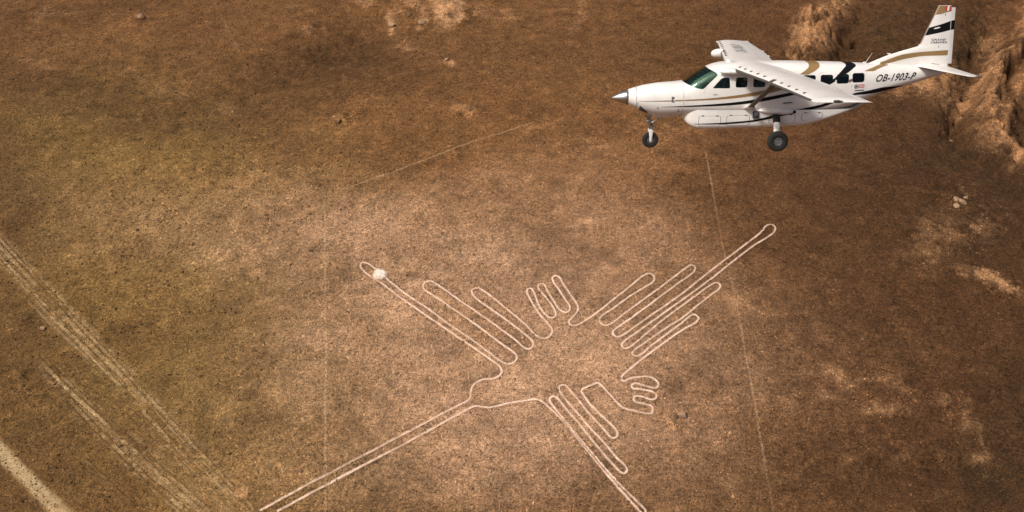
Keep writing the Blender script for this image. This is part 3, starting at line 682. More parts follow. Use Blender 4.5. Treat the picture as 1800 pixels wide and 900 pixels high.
ROCKS = [  # x, y, sizes, pale?, label
 (77.17, 121.11, .62, .55, .45, 1, 'round pale boulder, upper left of the cluster at the right'),
 (77.95, 120.25, .95, .85, .70, 1, 'largest pale boulder of the cluster at the right'),
 (76.55, 119.30, .75, .70, .50, 1, 'pale boulder lowest in the cluster at the right'),
 (79.05, 121.50, .45, .40, .30, 1, 'small pale boulder, rightmost of the cluster at the right'),
 (85.08, 142.69, .85, .70, .60, 1, 'lone pale boulder on the dark slope below the aircraft tail'),
 (-85.1, 188.2, 1.1, .9, .8, 1, 'lone pale rock near the top left corner of the plain'),
 (-27.61, 186.8, .9, 1.3, .8, 1, 'narrow pale rock left of the pale mound at the top'),
 (-20.67, 186.3, 1.0, 1.0, .8, 1, 'pale rock at the left foot of the pale mound at the top'),
 (-23.8, 190.4, .9, .9, .7, 0, 'brown rock between two pale rocks at the top'),
 (-33.6, 146.3, .7, .5, .5, 0, 'brown rock beside a small pit above the left wing'),
 (-8.2, 150.0, .7, .5, .45, 0, 'brown rock on the rim of a small crater left of the aircraft'),
 (-14.0, 169.8, .9, .6, .5, 1, 'pale rock below the pale mound at the top'),
 (22.9, 74.4, .8, .7, .55, 1, 'pale rock on the low heap right of the lower bird foot'),
 (22.0, 74.0, .5, .5, .35, 0, 'brown rock on the low heap right of the lower bird foot'),
 (23.5, 73.6, .4, .4, .3, 1, 'small pale stone at the right of the heap beside the lower bird foot'),
 (-69.5, 90.5, .55, .45, .4, 1, 'pale rock at the left edge above the dirt track'),
]
for k, (x, y, sx, sy, sz, pale, lab) in enumerate(ROCKS):
    tag(rock('boulder', x, y, sx*1.05, sy*1.05, sz, None, 100+k, MAT_ROCK_PALE if pale else MAT_ROCK_BROWN), lab, 'boulder', 'single rocks on the plain')

# --- loose stones lying everywhere on the plain
def near_line_mask(x, y, extra):
    """True where a stone would lie on a cleared line."""
    cell = .6; ox, oy = -140, 40
    W, Hh = int(280/cell), int(180/cell)
    occ = np.zeros((W, Hh), bool)
    keep = np.zeros(len(x), bool)
    pts = np.vstack([c for c, w in ALL_LINES]); hw = np.concatenate([np.full(len(c), w) for c, w in ALL_LINES])
    key = {}
    gi = ((pts[:, 0]-ox)/cell).astype(int); gj = ((pts[:, 1]-oy)/cell).astype(int)
    for a, (i, j) in enumerate(zip(gi, gj)):
        key.setdefault((i, j), []).append(a)
    si = ((x-ox)/cell).astype(int); sj = ((y-oy)/cell).astype(int)
    rad = np.zeros((W+8, Hh+8), bool)
    for (i, j) in key:
        for di in (-2, -1, 0, 1, 2):
            for dj in (-2, -1, 0, 1, 2):
                if 0 <= i+di < W and 0 <= j+dj < Hh: rad[i+di, j+dj] = True
    cand = np.where(rad[np.clip(si, 0, W), np.clip(sj, 0, Hh)])[0]
    for a in cand:
        idx = []
        for di in (-2, -1, 0, 1, 2):
            for dj in (-2, -1, 0, 1, 2):
                idx += key.get((si[a]+di, sj[a]+dj), [])
        if idx:
            d2 = (pts[idx, 0]-x[a])**2+(pts[idx, 1]-y[a])**2
            if (d2 < (hw[idx]+extra)**2).any(): keep[a] = True
    return keep
def stones(name, x, y, size, shade, seed):
    r = np.random.default_rng(seed); n = len(x)
    base = np.array([(1, 0, 0), (0, 1, 0), (-1, 0, 0), (0, -1, 0), (0, 0, .75), (0, 0, -.5)], float)
    P = np.repeat(base[None], n, 0)*r.uniform(.65, 1.3, (n, 6, 1)) + r.normal(0, .16, (n, 6, 3))
    P *= (size[:, None]*np.stack([r.uniform(.7, 1.3, n), r.uniform(.7, 1.3, n), r.uniform(.55, 1.0, n)], -1))[:, None, :]
    a = r.uniform(0, 6.283, n); ca, sa = np.cos(a)[:, None], np.sin(a)[:, None]
    X = P[:, :, 0]*ca-P[:, :, 1]*sa+x[:, None]; Y = P[:, :, 0]*sa+P[:, :, 1]*ca+y[:, None]
    Z = P[:, :, 2]+gz(x, y)[:, None]+.18*size[:, None]
    V = np.stack([X, Y, Z], -1).reshape(-1, 3)
    f = np.array([(0, 1, 4), (1, 2, 4), (2, 3, 4), (3, 0, 4), (1, 0, 5), (2, 1, 5), (3, 2, 5), (0, 3, 5)])
    Fa = (f[None]+6*np.arange(n)[:, None, None]).reshape(-1, 3)
    col = soil(x, y)*shade[:, None]; col *= np.minimum(1, .55/col.max(1))[:, None]
    return np_mesh(name, V, Fa, 3, MAT_LINE, None, False, np.repeat(col, 6, 0))
NS = 135000
sy_ = rng.uniform(56, 204, NS*2); half = 64+(sy_-56)*.43+4
sx_ = rng.uniform(-1, 1, NS*2)*130
ok = (np.abs(sx_) < half); sx_, sy_ = sx_[ok][:NS], sy_[ok][:NS]
size = .06+.095*rng.random(len(sx_))**2.2+.10*(rng.random(len(sx_)) > .93)
bigzone = np.exp(-(((sx_+48)/34)**2+((sy_-117)/22)**2))
size = size*(1+.8*bigzone*(rng.random(len(sx_)) > .75))
drop = near_line_mask(sx_, sy_, .06)
sx_, sy_, size = sx_[~drop], sy_[~drop], size[~drop]
shade = rng.choice([.5, .7, 1.0, 1.45, 1.9], len(sx_), p=[.27, .20, .15, .20, .18])*rng.uniform(.85, 1.15, len(sx_))
tag(stones('loose_stones', sx_, sy_, size, shade, 5), 'loose brown stones strewn over the whole desert plain', 'stones', kind='stuff')
# gravelly pale patches: many small bleached stones
ex, ey = [], []
for e in PALE + [[77.5, 120.3, 3.0, 0, 0, 3.4, 1.6], [22.6, 74.0, 1.6, 0, 0, 1.8, 3], [-24, 188, 6, 0, 0, 4, .8], [-85, 188, 3, 0, 0, 3, 1], [85, 142.6, 2.2, 0, 0, 2.6, 1], [-32.9, 145.6, 2.2, 0, 0, 2.5, 1], [-8.9, 149.2, 2.5, 0, 0, 2.5, 1]]:
    area = abs(e[2]*e[5]-e[3]*e[4])*3.1
    n = int(min(900, area*9*e[6]))
    r_ = np.sqrt(rng.random(n))*1.15*np.clip(rng.normal(1, .25, n), .3, 1.6); a_ = rng.uniform(0, 6.283, n)
    u_, v_ = r_*np.cos(a_), r_*np.sin(a_)
    x_, y_ = e[0]+u_*e[2]+v_*e[4], e[1]+u_*e[3]+v_*e[5]
    x_ = x_ + 2.0*(fbm(x_, y_, 4, 71, 3)-.5); y_ = y_ + 2.0*(fbm(x_, y_, 4, 73, 3)-.5)
    k_ = fbm(x_, y_, 1.8, 75, 3) > .47
    ex.append(x_[k_]); ey.append(y_[k_])
ex, ey = np.concatenate(ex), np.concatenate(ey)
drop = near_line_mask(ex, ey, .05); ex, ey = ex[~drop], ey[~drop]
tag(stones('pale_gravel', ex, ey, .06+.12*rng.random(len(ex))**2, rng.uniform(1.2, 3.2, len(ex)), 8),
    'pale bleached gravel in scattered patches on the plain', 'gravel', kind='stuff')
# swept rims: stones piled beside the bird's outline
bx, by = [], []
for c, w in ALL_LINES[:9]:
    n = len(c)*2
    i = rng.integers(0, len(c)-1, n); t = np.gradient(c, axis=0)[i]; t /= np.linalg.norm(t, axis=1)[:, None]
    off = rng.choice([-1, 1], n)*(w+rng.uniform(.08, .5, n))
    bx.append(c[i, 0]-t[:, 1]*off); by.append(c[i, 1]+t[:, 0]*off)
bx, by = np.concatenate(bx), np.concatenate(by)
drop = near_line_mask(bx, by, .05); bx, by = bx[~drop], by[~drop]
tag(stones('swept_stones', bx, by, rng.uniform(.06, .15, len(bx)), rng.uniform(.35, .8, len(bx)), 6),
    'dark stones swept aside along the bird outline', 'stones', kind='stuff')

# ================================================================ the aircraft (x aft from the nose, y to its left, z up)
AIR_M = Matrix(((0.99971, 0.02235, -0.00845), (-0.01749, 0.92548, 0.37839), (0.01628, -0.37813, 0.92561)))
AIR_NOSE = Vector((3.868, 28.536, 78.153))
BASE = np.array((5.5, 0.0, -1.6))
plane = bpy.data.objects.new('airplane', None)
COL.objects.link(plane)
_b = Vector((BASE[0], -BASE[1], BASE[2]))
plane.matrix_world = Matrix.Translation(AIR_NOSE + AIR_M @ _b) @ AIR_M.to_4x4()
tag(plane, 'white single engine high wing airplane with gold and black stripes in flight above the plain', 'airplane')

WHITE = mottled('white_aircraft_paint', (.79, .765, .728), .36, .13, 1.9, coat=.2)
GOLD = mottled('gold_stripe_paint', (.27, .165, .065), .35, .10, 3, coat=.2)
BLACK = mottled('black_stripe_paint', (.006, .006, .007), .5, .1, 3)
BLACK.node_tree.nodes['Principled BSDF'].inputs['Specular IOR Level'].default_value = .15
SEAM = material('panel_gap', (.10, .10, .10), .8)
SOFTSEAM = material('faint_panel_gap', (.42, .42, .41), .7)
RUBBER = mottled('tyre_rubber', (.014, .013, .011), .85, .3, 6)
METAL = mottled('brushed_metal', (.50, .50, .49), .32, .15, 8, metal=.95)
CHROME = mottled('polished_spinner', (.62, .61, .59), .22, .08, 4, metal=1.0)
GREYMET = mottled('grey_metal_and_strut_shade', (.085, .08, .068), .45, .2, 5)  # grey of small fittings; on the lift struts, shade put into the colour
DARKGREY = mottled('dark_grey_edge', (.085, .08, .072), .6, .25, 4)
CABIN = material('cabin_lining', (.06, .065, .06), .9)
SEATM = material('seat_fabric', (.07, .07, .075), .95)
RED = material('red_print', (.42, .05, .04), .5)
PINK = material('faded_red_print', (.55, .20, .18), .5)
GREYP = material('grey_print', (.30, .31, .30), .5)
NAVRED = material('navigation_light_glass', (.05, .035, .03), .15)

def glass(name, tint, refl=1.0):
    m = bpy.data.materials.new(name); m.use_nodes = True
    nt = m.node_tree; nt.nodes.clear()
    out = nt.nodes.new('ShaderNodeOutputMaterial'); mix = nt.nodes.new('ShaderNodeMixShader')
    tr = nt.nodes.new('ShaderNodeBsdfTransparent'); tr.inputs[0].default_value = (*tint, 1)
    gl = nt.nodes.new('ShaderNodeBsdfGlossy'); gl.inputs['Roughness'].default_value = .06
    gl.inputs[0].default_value = (.78*refl, .9*refl, .85*refl, 1)
    fr = nt.nodes.new('ShaderNodeFresnel'); fr.inputs[0].default_value = 1.55
    nt.links.new(fr.outputs[0], mix.inputs[0]); nt.links.new(tr.outputs[0], mix.inputs[1]); nt.links.new(gl.outputs[0], mix.inputs[2])
    nt.links.new(mix.outputs[0], out.inputs[0])
    return m
GLASS = glass('green_cabin_glass', (.30, .58, .50))
GLASS_W = glass('green_windscreen_glass', (.58, .92, .80))

def part(name, V, Fa, mat, parent=None, smooth=True, sharp=40, recalc=True):
    """V in aircraft metres (x aft, y left, z up)"""
    V = np.asarray(V, float)
    W = np.stack([V[:, 0]-BASE[0], -(V[:, 1]-BASE[1]), V[:, 2]-BASE[2]], -1)
    return mesh_obj(name, W, Fa, mat, parent or plane, smooth, sharp, recalc)
def loft(rings, cap=True, closed=True):
    n = len(rings[0]); V = np.vstack(rings)
    Fa = [tuple(f) for f in grid_faces(len(rings), n, closed)]
    if cap:
        Fa.append(tuple(range(n))); Fa.append(tuple(range((len(rings)-1)*n, len(rings)*n))[::-1])
    return V, Fa
def hull_rings(xs, off=0.0, n=72):
    th = np.linspace(0, 2*np.pi, n, endpoint=False)
    R = []
    for x in xs:
        y, z = hull_pt(x, th, off)
        R.append(np.stack([np.full(n, x), y, z], -1))
    return R
def round_poly(p, r, n=4):
    """round the corners of an (x,z) polygon"""
    p = np.array(p, float); out = []
    for i in range(len(p)):
        a, b, c = p[i-1], p[i], p[(i+1) % len(p)]
        u = (a-b); lu = np.linalg.norm(u); u /= lu; v = (c-b); lv = np.linalg.norm(v); v /= lv
        k = min(r, lu*.45, lv*.45)
        s, e = b+u*k, b+v*k
        for t in np.linspace(0, 1, n+1):
            out.append((1-t)**2*s+2*t*(1-t)*b+t*t*e)
    return np.array(out)
def prism(poly, y0, y1):
    n = len(poly)
    V = [(p[0], y0, p[1]) for p in poly]+[(p[0], y1, p[1]) for p in poly]
    Fa = [tuple(range(n))[::-1], tuple(range(n, 2*n))]+[(i, (i+1) % n, n+(i+1) % n, n+i) for i in range(n)]
    return V, Fa

# ---------------------------------------------------------------- fuselage shell with cut window openings
WINDOWS = [round_poly([(3.415, .54), (3.70, .87), (3.80, .925), (4.01, .925), (4.06, .54)], .07)]
for x0, x1, z0, z1 in [(4.24, 4.66, .565, .93), (4.87, 5.31, .575, .935), (5.50, 5.94, .59, .95), (6.06, 6.49, .62, .975), (6.63, 7.10, .65, .995),
                       (7.27, 7.72, .672, 1.004), (7.855, 8.305, .682, 1.018), (8.425, 8.88, .715, 1.045)]:
    WINDOWS.append(round_poly([(x0, z0), (x1, z0+.01), (x1, z1), (x0, z1)], .085))
SCREEN = [(2.36, .80), (2.445, .70), (2.52, .665), (2.61, .632), (2.72, .59), (2.82, .556), (2.95, .52), (3.04, .505), (3.095, .51), (3.16, .56),
          (3.34, .745), (3.55, .945), (3.585, .99), (3.585, 1.035), (3.55, 1.075), (3.44, 1.14), (3.312, 1.195), (3.27, 1.24), (3.20, 1.36), (2.36, 1.3)]
xs = np.concatenate([np.arange(2.42, 4.2, .07), np.arange(4.2, 9, .16), np.arange(9, 12.11, .14)])
fus = part('fuselage', *loft(hull_rings(xs)), WHITE)
inner = part('cabin_cutter', *loft(hull_rings(np.concatenate([np.arange(2.62, 4.2, .1), np.arange(4.2, 9.01, .2)]), -.045, 48)), CABIN)
cutV, cutF = [], []
for w in WINDOWS:
    for sgn in (1, -1):
        V, Fa = prism(w, .45*sgn, 1.2*sgn)
        cutF += [tuple(i+len(cutV) for i in f) for f in Fa]; cutV += V
cutw = part('window_cutter', cutV, cutF, WHITE, smooth=False)
cuts = part('screen_cutter', *prism(np.array(SCREEN), -1.3, 1.3), WHITE, smooth=False)
def bake(o, ops):
    for kind, other in ops:
        md = o.modifiers.new('cut', 'BOOLEAN'); md.operation = kind; md.object = other; md.solver = 'EXACT'
        md.material_mode = 'TRANSFER'
    bpy.context.view_layer.update()
    dg = bpy.context.evaluated_depsgraph_get()
    me = bpy.data.meshes.new_from_object(o.evaluated_get(dg))
    old = o.data; o.modifiers.clear(); o.data = me; bpy.data.meshes.remove(old)
    return o
screen_sheet = part('windscreen', *(lambda R: (np.vstack(R[0]+R[1]), [tuple(f) for f in grid_faces(len(R[0]), 72, True)] +
        [tuple(int(i)+len(R[0])*72 for i in f)[::-1] for f in grid_faces(len(R[1]), 72, True)] +
        [(i, (i+1) % 72, len(R[0])*72+(i+1) % 72, len(R[0])*72+i) for i in range(72)] +
        [((len(R[0])-1)*72+i, len(R[0])*72+(len(R[0])-1)*72+i, len(R[0])*72+(len(R[0])-1)*72+(i+1) % 72, (len(R[0])-1)*72+(i+1) % 72) for i in range(72)]))
        ((hull_rings(np.arange(2.38, 3.75, .05), -.008), hull_rings(np.arange(2.38, 3.75, .05), -.014))), GLASS_W, fus)
bake(screen_sheet, [('INTERSECT', cuts)])
bake(fus, [('DIFFERENCE', inner), ('DIFFERENCE', cutw), ('DIFFERENCE', cuts)])
fus.data.name = 'fuselage'
for o in (fus, screen_sheet):
    o.data.polygons.foreach_set('use_smooth', [True]*len(o.data.polygons)); o.data.set_sharp_from_angle(angle=math.radians(32))
for o in (inner, cutw, cuts): bpy.data.objects.remove(o, do_unlink=True)
screen_sheet['label'] = 'curved green tinted windscreen'

def fill_side(poly, sgn, off, yfun=hull_y, rings=3):
    """a convex (x,z) outline laid on the side of the body"""
    c = poly.mean(0); V = [(c[0], 0, c[1])]; Fa = []; n = len(poly)
    for k in range(1, rings+1):
        for p in poly: V.append((*(c+(p-c)*k/rings)[:1], 0, (c+(p-c)*k/rings)[1]))
    V = np.array(V); V[:, 1] = sgn*(yfun(V[:, 0], V[:, 2])+off)
    for i in range(n): Fa.append((0, 1+i, 1+(i+1) % n))
    for k in range(rings-1):
        for i in range(n):
            a = 1+k*n+i; b = 1+k*n+(i+1) % n; Fa.append((a, a+n, b+n, b))
    return V, Fa
def ring_side(poly, width, sgn, off, yfun=hull_y):
    """a thin outline laid on the side of the body"""
    c = poly.mean(0); n = len(poly)
    d = np.linalg.norm(poly-c, axis=1)[:, None]; inn = c+(poly-c)*(1-width/d)
    V = np.array([(p[0], 0, p[1]) for p in poly]+[(p[0], 0, p[1]) for p in inn])
    V[:, 1] = sgn*(yfun(V[:, 0], V[:, 2])+off)
    return V, [(i, (i+1) % n, n+(i+1) % n, n+i) for i in range(n)]
for sgn in (1, -1):
    for w in WINDOWS:
        part('window', *fill_side(w, sgn, -.018), GLASS, fus, recalc=False)

def strip_side(top, bot, sgn, off, yfun=hull_y, n=60, m=5):
    """stripe between two (x,z) edges given along x"""
    t = pchip(*zip(*top)); b = pchip(*zip(*bot)); x = np.linspace(top[0][0], top[-1][0], n)
    V = []
    for k in range(m):
        z = b(x)+(t(x)-b(x))*k/(m-1)
        V.append(np.stack([x, sgn*(yfun(x, z)+off), z], -1))
    V = np.stack(V, 1)
    return V.reshape(-1, 3), [tuple(f) for f in grid_faces(n, m)]
def strip_roof(left, right, sgn, off, n=24, m=4):
    """stripe that climbs over the roof: x limits as a function of the angle from the top"""
    l = pchip(*zip(*left)); r = pchip(*zip(*right)); th = np.linspace(left[0][0], left[-1][0], n)
    V = []
    for k in range(m):
        x = l(th)+(r(th)-l(th))*k/(m-1); y, z = hull_pt(x, th, off)
        V.append(np.stack([x, sgn*y, z], -1))
    V = np.stack(V, 1)
    return V.reshape(-1, 3), [tuple(f) for f in grid_faces(n, m)]

OFF = .004
# cowling and nose
cow = part('engine_cowling', *loft(hull_rings(np.concatenate([[.46, .475, .5, .55, .6, .66], np.arange(.72, 2.41, .08), [2.41]]))), WHITE)
def band(x0, x1, mat, name, parent, off=.003, n=72):
    return part(name, *loft(hull_rings([x0, x1], off, n), cap=False), mat, parent, recalc=False)
band(.728, .742, SEAM, 'seam', cow)
band(2.405, 2.427, SOFTSEAM, 'seam', fus, .002)
for sgn in (1, -1):
    part('stripe', *strip_side([(.80, .034), (1.99, .093), (2.40, .118)], [(.80, .022), (1.99, .054), (2.40, .074)], sgn, OFF), GOLD, cow, recalc=False)
    part('stripe', *strip_side([(2.432, .120), (2.985, .155), (3.825, .238), (4.515, .328), (5.2, .456), (5.58, .539), (6.2, .76), (6.52, 1.01)],
                               [(2.432, .076), (2.989, .10), (3.83, .152), (4.52, .219), (5.21, .317), (5.59, .393), (6.2, .585), (6.52, .74)], sgn, OFF), GOLD, fus, recalc=False)
    part('stripe', *strip_side([(1.62, -.160), (2.40, -.110)], [(1.62, -.168), (2.40, -.151)], sgn, OFF), BLACK, cow, recalc=False)
    part('stripe', *strip_side([(2.432, -.108), (3.84, .003), (4.61, .086), (5.376, .223), (6.17, .374), (7.0, .57), (7.6, .80), (7.80, .90)],
                               [(2.432, -.149), (3.85, -.085), (4.62, -.024), (5.387, .09), (6.18, .258), (7.0, .43), (7.6, .66), (7.80, .77)], sgn, OFF), BLACK, fus, recalc=False)
    part('stripe', *strip_roof([(0, 6.90), (.18, 6.90), (.53, 6.88), (.775, 6.756), (1.015, 6.517)], [(0, 7.30), (.18, 7.297), (.516, 7.269), (.80, 7.102), (1.038, 6.787)], sgn, .005), GOLD, fus, recalc=False)
    part('stripe', *strip_roof([(0, 8.245), (.103, 8.24), (.406, 8.242), (.556, 8.177), (.874, 7.989), (1.22, 7.735)], [(0, 8.605), (.10, 8.60), (.364, 8.617), (.707, 8.436), (.985, 8.181), (1.22, 7.85)], sgn, .005), BLACK, fus, recalc=False)
    part('stripe', *strip_roof([(.04, 9.64), (.30, 9.46), (.526, 9.269), (.816, 8.893)], [(.04, 9.93), (.30, 9.80), (.60, 9.50), (.849, 9.233)], sgn, .004), GOLD, fus, recalc=False)
    part('stripe', *strip_roof([(.816, 8.893), (.84, 8.90)], [(.849, 9.233), (.98, 8.95)], sgn, .0045), GOLD, fus, recalc=False)
    part('stripe', *strip_side([(8.30, .82), (8.42, .866)], [(8.30, .715), (8.42, .761)], sgn, .003, n=6), material('dull_gold', (.16, .08, .07), .4), fus, recalc=False)
    part('stripe', *strip_side([(6.50, -.255), (6.745, -.204), (7.345, -.062), (8.0, .15), (8.627, .359), (8.947, .403), (9.76, .53), (10.45, .535)],
                               [(6.50, -.37), (6.757, -.322), (7.365, -.172), (8.0, .06), (8.638, .28), (8.966, .292), (9.76, .37), (10.45, .50)], sgn, OFF), BLACK, fus, recalc=False)
    # cowling details
    for (x0, x1, z0, z1) in [(1.985, 2.045, .02, .225), (2.045, 2.09, .15, .215), (2.045, 2.085, .00, .04), (.775, .80, -.10, -.02), (1.50, 1.525, -.25, -.165), (2.25, 2.27, -.30, -.22), (2.22, 2.30, -.35, -.325)]:
        part('louvre', *strip_side([(x0, z1), (x1, z1)], [(x0, z0), (x1, z0)], sgn, .006, n=3, m=4), SEAM, cow, recalc=False)
    # doors, handles, small fittings
    dr = round_poly([(3.12, -.12), (3.12, .47), (3.62, 1.0), (4.12, 1.0), (4.14, -.12)], .08)
    part('door_seam', *ring_side(dr, .012, sgn, .003), SOFTSEAM, fus, recalc=False)
    part('door_handle', *strip_side([(3.46, .338), (3.60, .342)], [(3.46, .305), (3.60, .31)], sgn, .012, n=4, m=3), GREYP, fus, recalc=False)
    d2 = round_poly([(7.22, -.10), (7.22, 1.08), (8.36, 1.09), (8.36, -.02)], .10)
    part('door_seam', *ring_side(d2, .012, sgn, .0025), SOFTSEAM, fus, recalc=False)
    # round emblem with a red field and a dark line of print under it
    cc = np.array([(8.585+.085*math.cos(a), .575+.085*math.sin(a)) for a in np.linspace(0, 6.283, 20, endpoint=False)])
    part('emblem', *fill_side(cc, sgn, .004), GREYP, fus, recalc=False)
    for ang in (.2, 2.2, 4.3):
        e = np.array([(8.585+.075*math.cos(ang), .575+.075*math.sin(ang)), (8.585+.014*math.cos(ang+1.57), .575+.014*math.sin(ang+1.57)), (8.585-.014*math.cos(ang+1.57), .575-.014*math.sin(ang+1.57))])
        part('emblem_blade', *fill_side(e, sgn, .007, rings=1), BLACK, fus, recalc=False)
    part('emblem', *strip_side([(8.64, .645), (8.89, .655)], [(8.64, .525), (8.89, .53)], sgn, .0035, n=6), PINK, fus, recalc=False)
    for zz in (.56, .595):
        part('emblem_print', *strip_side([(8.69, zz+.012), (8.87, zz+.014)], [(8.69, zz), (8.87, zz)], sgn, .006, n=4, m=2), WHITE, fus, recalc=False)
    part('print', *strip_side([(8.545, .445), (8.895, .462)], [(8.545, .413), (8.895, .43)], sgn, .004, n=6, m=2), BLACK, fus, recalc=False)
    ck = np.array([(8.42+.018*math.cos(a), .60+.018*math.sin(a)) for a in np.linspace(0, 6.283, 10, endpoint=False)])
    part('static_port', *fill_side(ck, sgn, .004, rings=1), SEAM, fus, recalc=False)
# chin air inlet
th = np.linspace(2.0, 4.28, 24)
V = []
for x in np.linspace(.86, 1.18, 6):
    k = (x-.86)/.32; tt = np.pi+(th-np.pi)*(1-.45*k); y, z = hull_pt(np.full(24, x), tt, .006); V.append(np.stack([np.full(24, x), y, z], -1))
part('air_inlet', np.vstack(V), [tuple(f) for f in grid_faces(6, 24)], SEAM, cow, recalc=False)
# chin under the cowling that carries the nose leg
V = []
a = np.linspace(0, 2*np.pi, 24, endpoint=False)
for x, hw, zb in [(1.15, .05, -.42), (1.3, .20, -.56), (1.6, .30, -.645), (1.95, .32, -.66), (2.3, .28, -.62), (2.55, .10, -.5)]:
    V.append(np.stack([np.full(24, x), hw*np.cos(a), (zb-.35)/2+(abs(zb+.35)/2)*np.sin(a)], -1))
part('chin_fairing', *loft(V), WHITE, cow)

def lathe_x(prof, n=40, z0=0.0, y0=0.0):
    a = np.linspace(0, 2*np.pi, n, endpoint=False)
    return [np.stack([np.full(n, x), y0+r*np.cos(a), (z0 if not callable(z0) else z0(x))+r*np.sin(a)], -1) for x, r in prof]
zsp = lambda x: .075+.03*(x+.16)/.56
spin = part('spinner', *loft(lathe_x([(-.16, .006), (-.15, .022), (-.10, .065), (0, .125), (.1, .175), (.2, .218), (.3, .25), (.385, .27)], 40, zsp)), CHROME, sharp=60)
part('backplate', *loft(lathe_x([(.388, .262), (.46, .262)], 40, .105)), SEAM, spin)

# cabin furniture seen through the glass
def box(name, c, s, mat, parent=None, bevel=.02, tilt=0.0):
    bm = bmesh.new(); bmesh.ops.create_cube(bm, size=1)
    for v in bm.verts: v.co = Vector((v.co.x*s[0], v.co.y*s[1], v.co.z*s[2]))
    if bevel: bmesh.ops.bevel(bm, geom=list(bm.edges), offset=min(bevel, min(s)*.4), segments=2, affect='EDGES')
    V = np.array([tuple(v.co) for v in bm.verts]); Fa = [tuple(v.index for v in f.verts) for f in bm.faces]; bm.free()
    ct, st = math.cos(tilt), math.sin(tilt)
    V = np.stack([V[:, 0]*ct+V[:, 2]*st, V[:, 1], -V[:, 0]*st+V[:, 2]*ct], -1)+np.array(c)
    return part(name, V, Fa, mat, parent, True, 30)
for x in (3.85, 5.1, 5.9, 6.7, 7.5):
    for yy in (.38, -.38):
        st_ = box('seat', (x, yy, .12), (.46, .44, .14), SEATM, None, .04)
        box('backrest', (x+.28, yy, .48), (.12, .42, .68), SEATM, st_, .05, .15)
        box('headrest', (x+.36, yy, .92), (.09, .24, .18), SEATM, st_, .04, .15)
box('instrument_panel', (2.98, 0, .42), (.32, 1.1, .24), CABIN, None, .06)

# ---------------------------------------------------------------- belly pod
px = np.concatenate([[2.5, 2.53, 2.57, 2.62, 2.68, 2.75, 2.85], np.arange(2.98, 9.0, .16), [9.08]])
R = []
u = np.linspace(0, np.pi, 40)
for x in px:
    zb = float(_pbot(x)); hw = float(_phw(x)); s, c = np.sin(u), np.cos(u)
    R.append(np.stack([np.full(40, x), hw*np.sign(c)*np.abs(c)**(2/6.5), -.25-(abs(zb)-.25 if zb < -.26 else .004)*np.abs(s)**(2/6.5)+(0 if zb < -.26 else (zb+.25))], -1))
V = np.vstack(R)
pod = part('cargo_pod', V, [tuple(f) for f in grid_faces(len(px), 40)]+[tuple(range(40)), tuple(range((len(px)-1)*40, len(px)*40))[::-1]], WHITE)
for sgn in (1, -1):
    for (x0, x1, zt, zb0, zb1) in [(3.0, 3.80, -.475, -.86, -.86), (4.0, 4.85, -.45, -.83, -.81), (5.55, 6.50, -.44, -.77, -.73), (6.72, 7.50, -.37, -.66, -.555)]:
        d = round_poly([(x0, zt), (x1, zt+.02), (x1, zb1), (x0, zb0)], .09)
        po = part('pod_door', *fill_side(d, sgn, .004, pod_y), WHITE, pod, recalc=False)
        part('door_seam', *ring_side(d, .014, sgn, .007, pod_y), SEAM, po, recalc=False)
        for k in (.18, .82):
            xx = x0+(x1-x0)*k
            part('latch', *strip_side([(xx-.045, zt+.03), (xx+.045, zt+.03)], [(xx-.045, zt-.005), (xx+.045, zt-.005)], sgn, .012, pod_y, n=3, m=2), SEAM, po, recalc=False)
    part('stripe', *strip_side([(2.84, -.772), (3.905, -.71), (4.915, -.625), (5.45, -.514), (5.98, -.374), (6.50, -.262)],
                               [(2.84, -.782), (3.91, -.769), (4.92, -.691), (5.46, -.603), (5.99, -.477), (6.50, -.378)], sgn, .010, pod_y), BLACK, pod, recalc=False)
part('step_bracket', *prism(round_poly([(4.94, -.29), (5.17, -.29), (5.17, -.56), (4.94, -.56)], .04), .79, .84), DARKGREY, pod)
part('bracket_disc', *loft([np.stack([5.055+.075*np.cos(a)*r, np.full(24, y), -.39+.075*np.sin(a)*r], -1) for y, r in ((.835, 1), (.862, 1), (.864, .5), (.85, .45))]), METAL, pod)

# ---------------------------------------------------------------- wings
def airfoil(n=22):
    t = (1-np.cos(np.linspace(0, np.pi, n)))/2
    yt = 5*.15*(.2969*np.sqrt(t)-.1260*t-.3516*t**2+.2843*t**3-.1036*t**4)
    cam = .045*(1-((t-.4)/np.where(t < .4, .4, .6))**2)
    return t, cam+yt, cam-yt*.85
AF_T, AF_U, AF_L = airfoil()
def wing_funcs(far):
    ys = [0, 1.33, 4.3, 7.3, 7.9]
    le = pchip(ys, [4.00, 4.20, 4.66, 4.93 if not far else 5.10, 4.985 if not far else 5.17])
    te = pchip(ys, [6.05, 6.12, 6.46, 6.56 if not far else 6.58, 6.58 if not far else 6.60])
    zz = pchip(ys, [1.19, 1.19, 1.20, 1.235, 1.245]); th = pchip(ys, [1.0, .98, .85, .72, .62])
    return le, te, zz, th
def wing_pt(fn, t, y, upper=True, off=0.0):
    le, te, zz, th = fn
    c = te(y)-le(y); z = np.interp(t, AF_T, AF_U if upper else AF_L)*c*th(y)
    return np.stack([le(y)+t*c, y, zz(y)+z+off], -1)
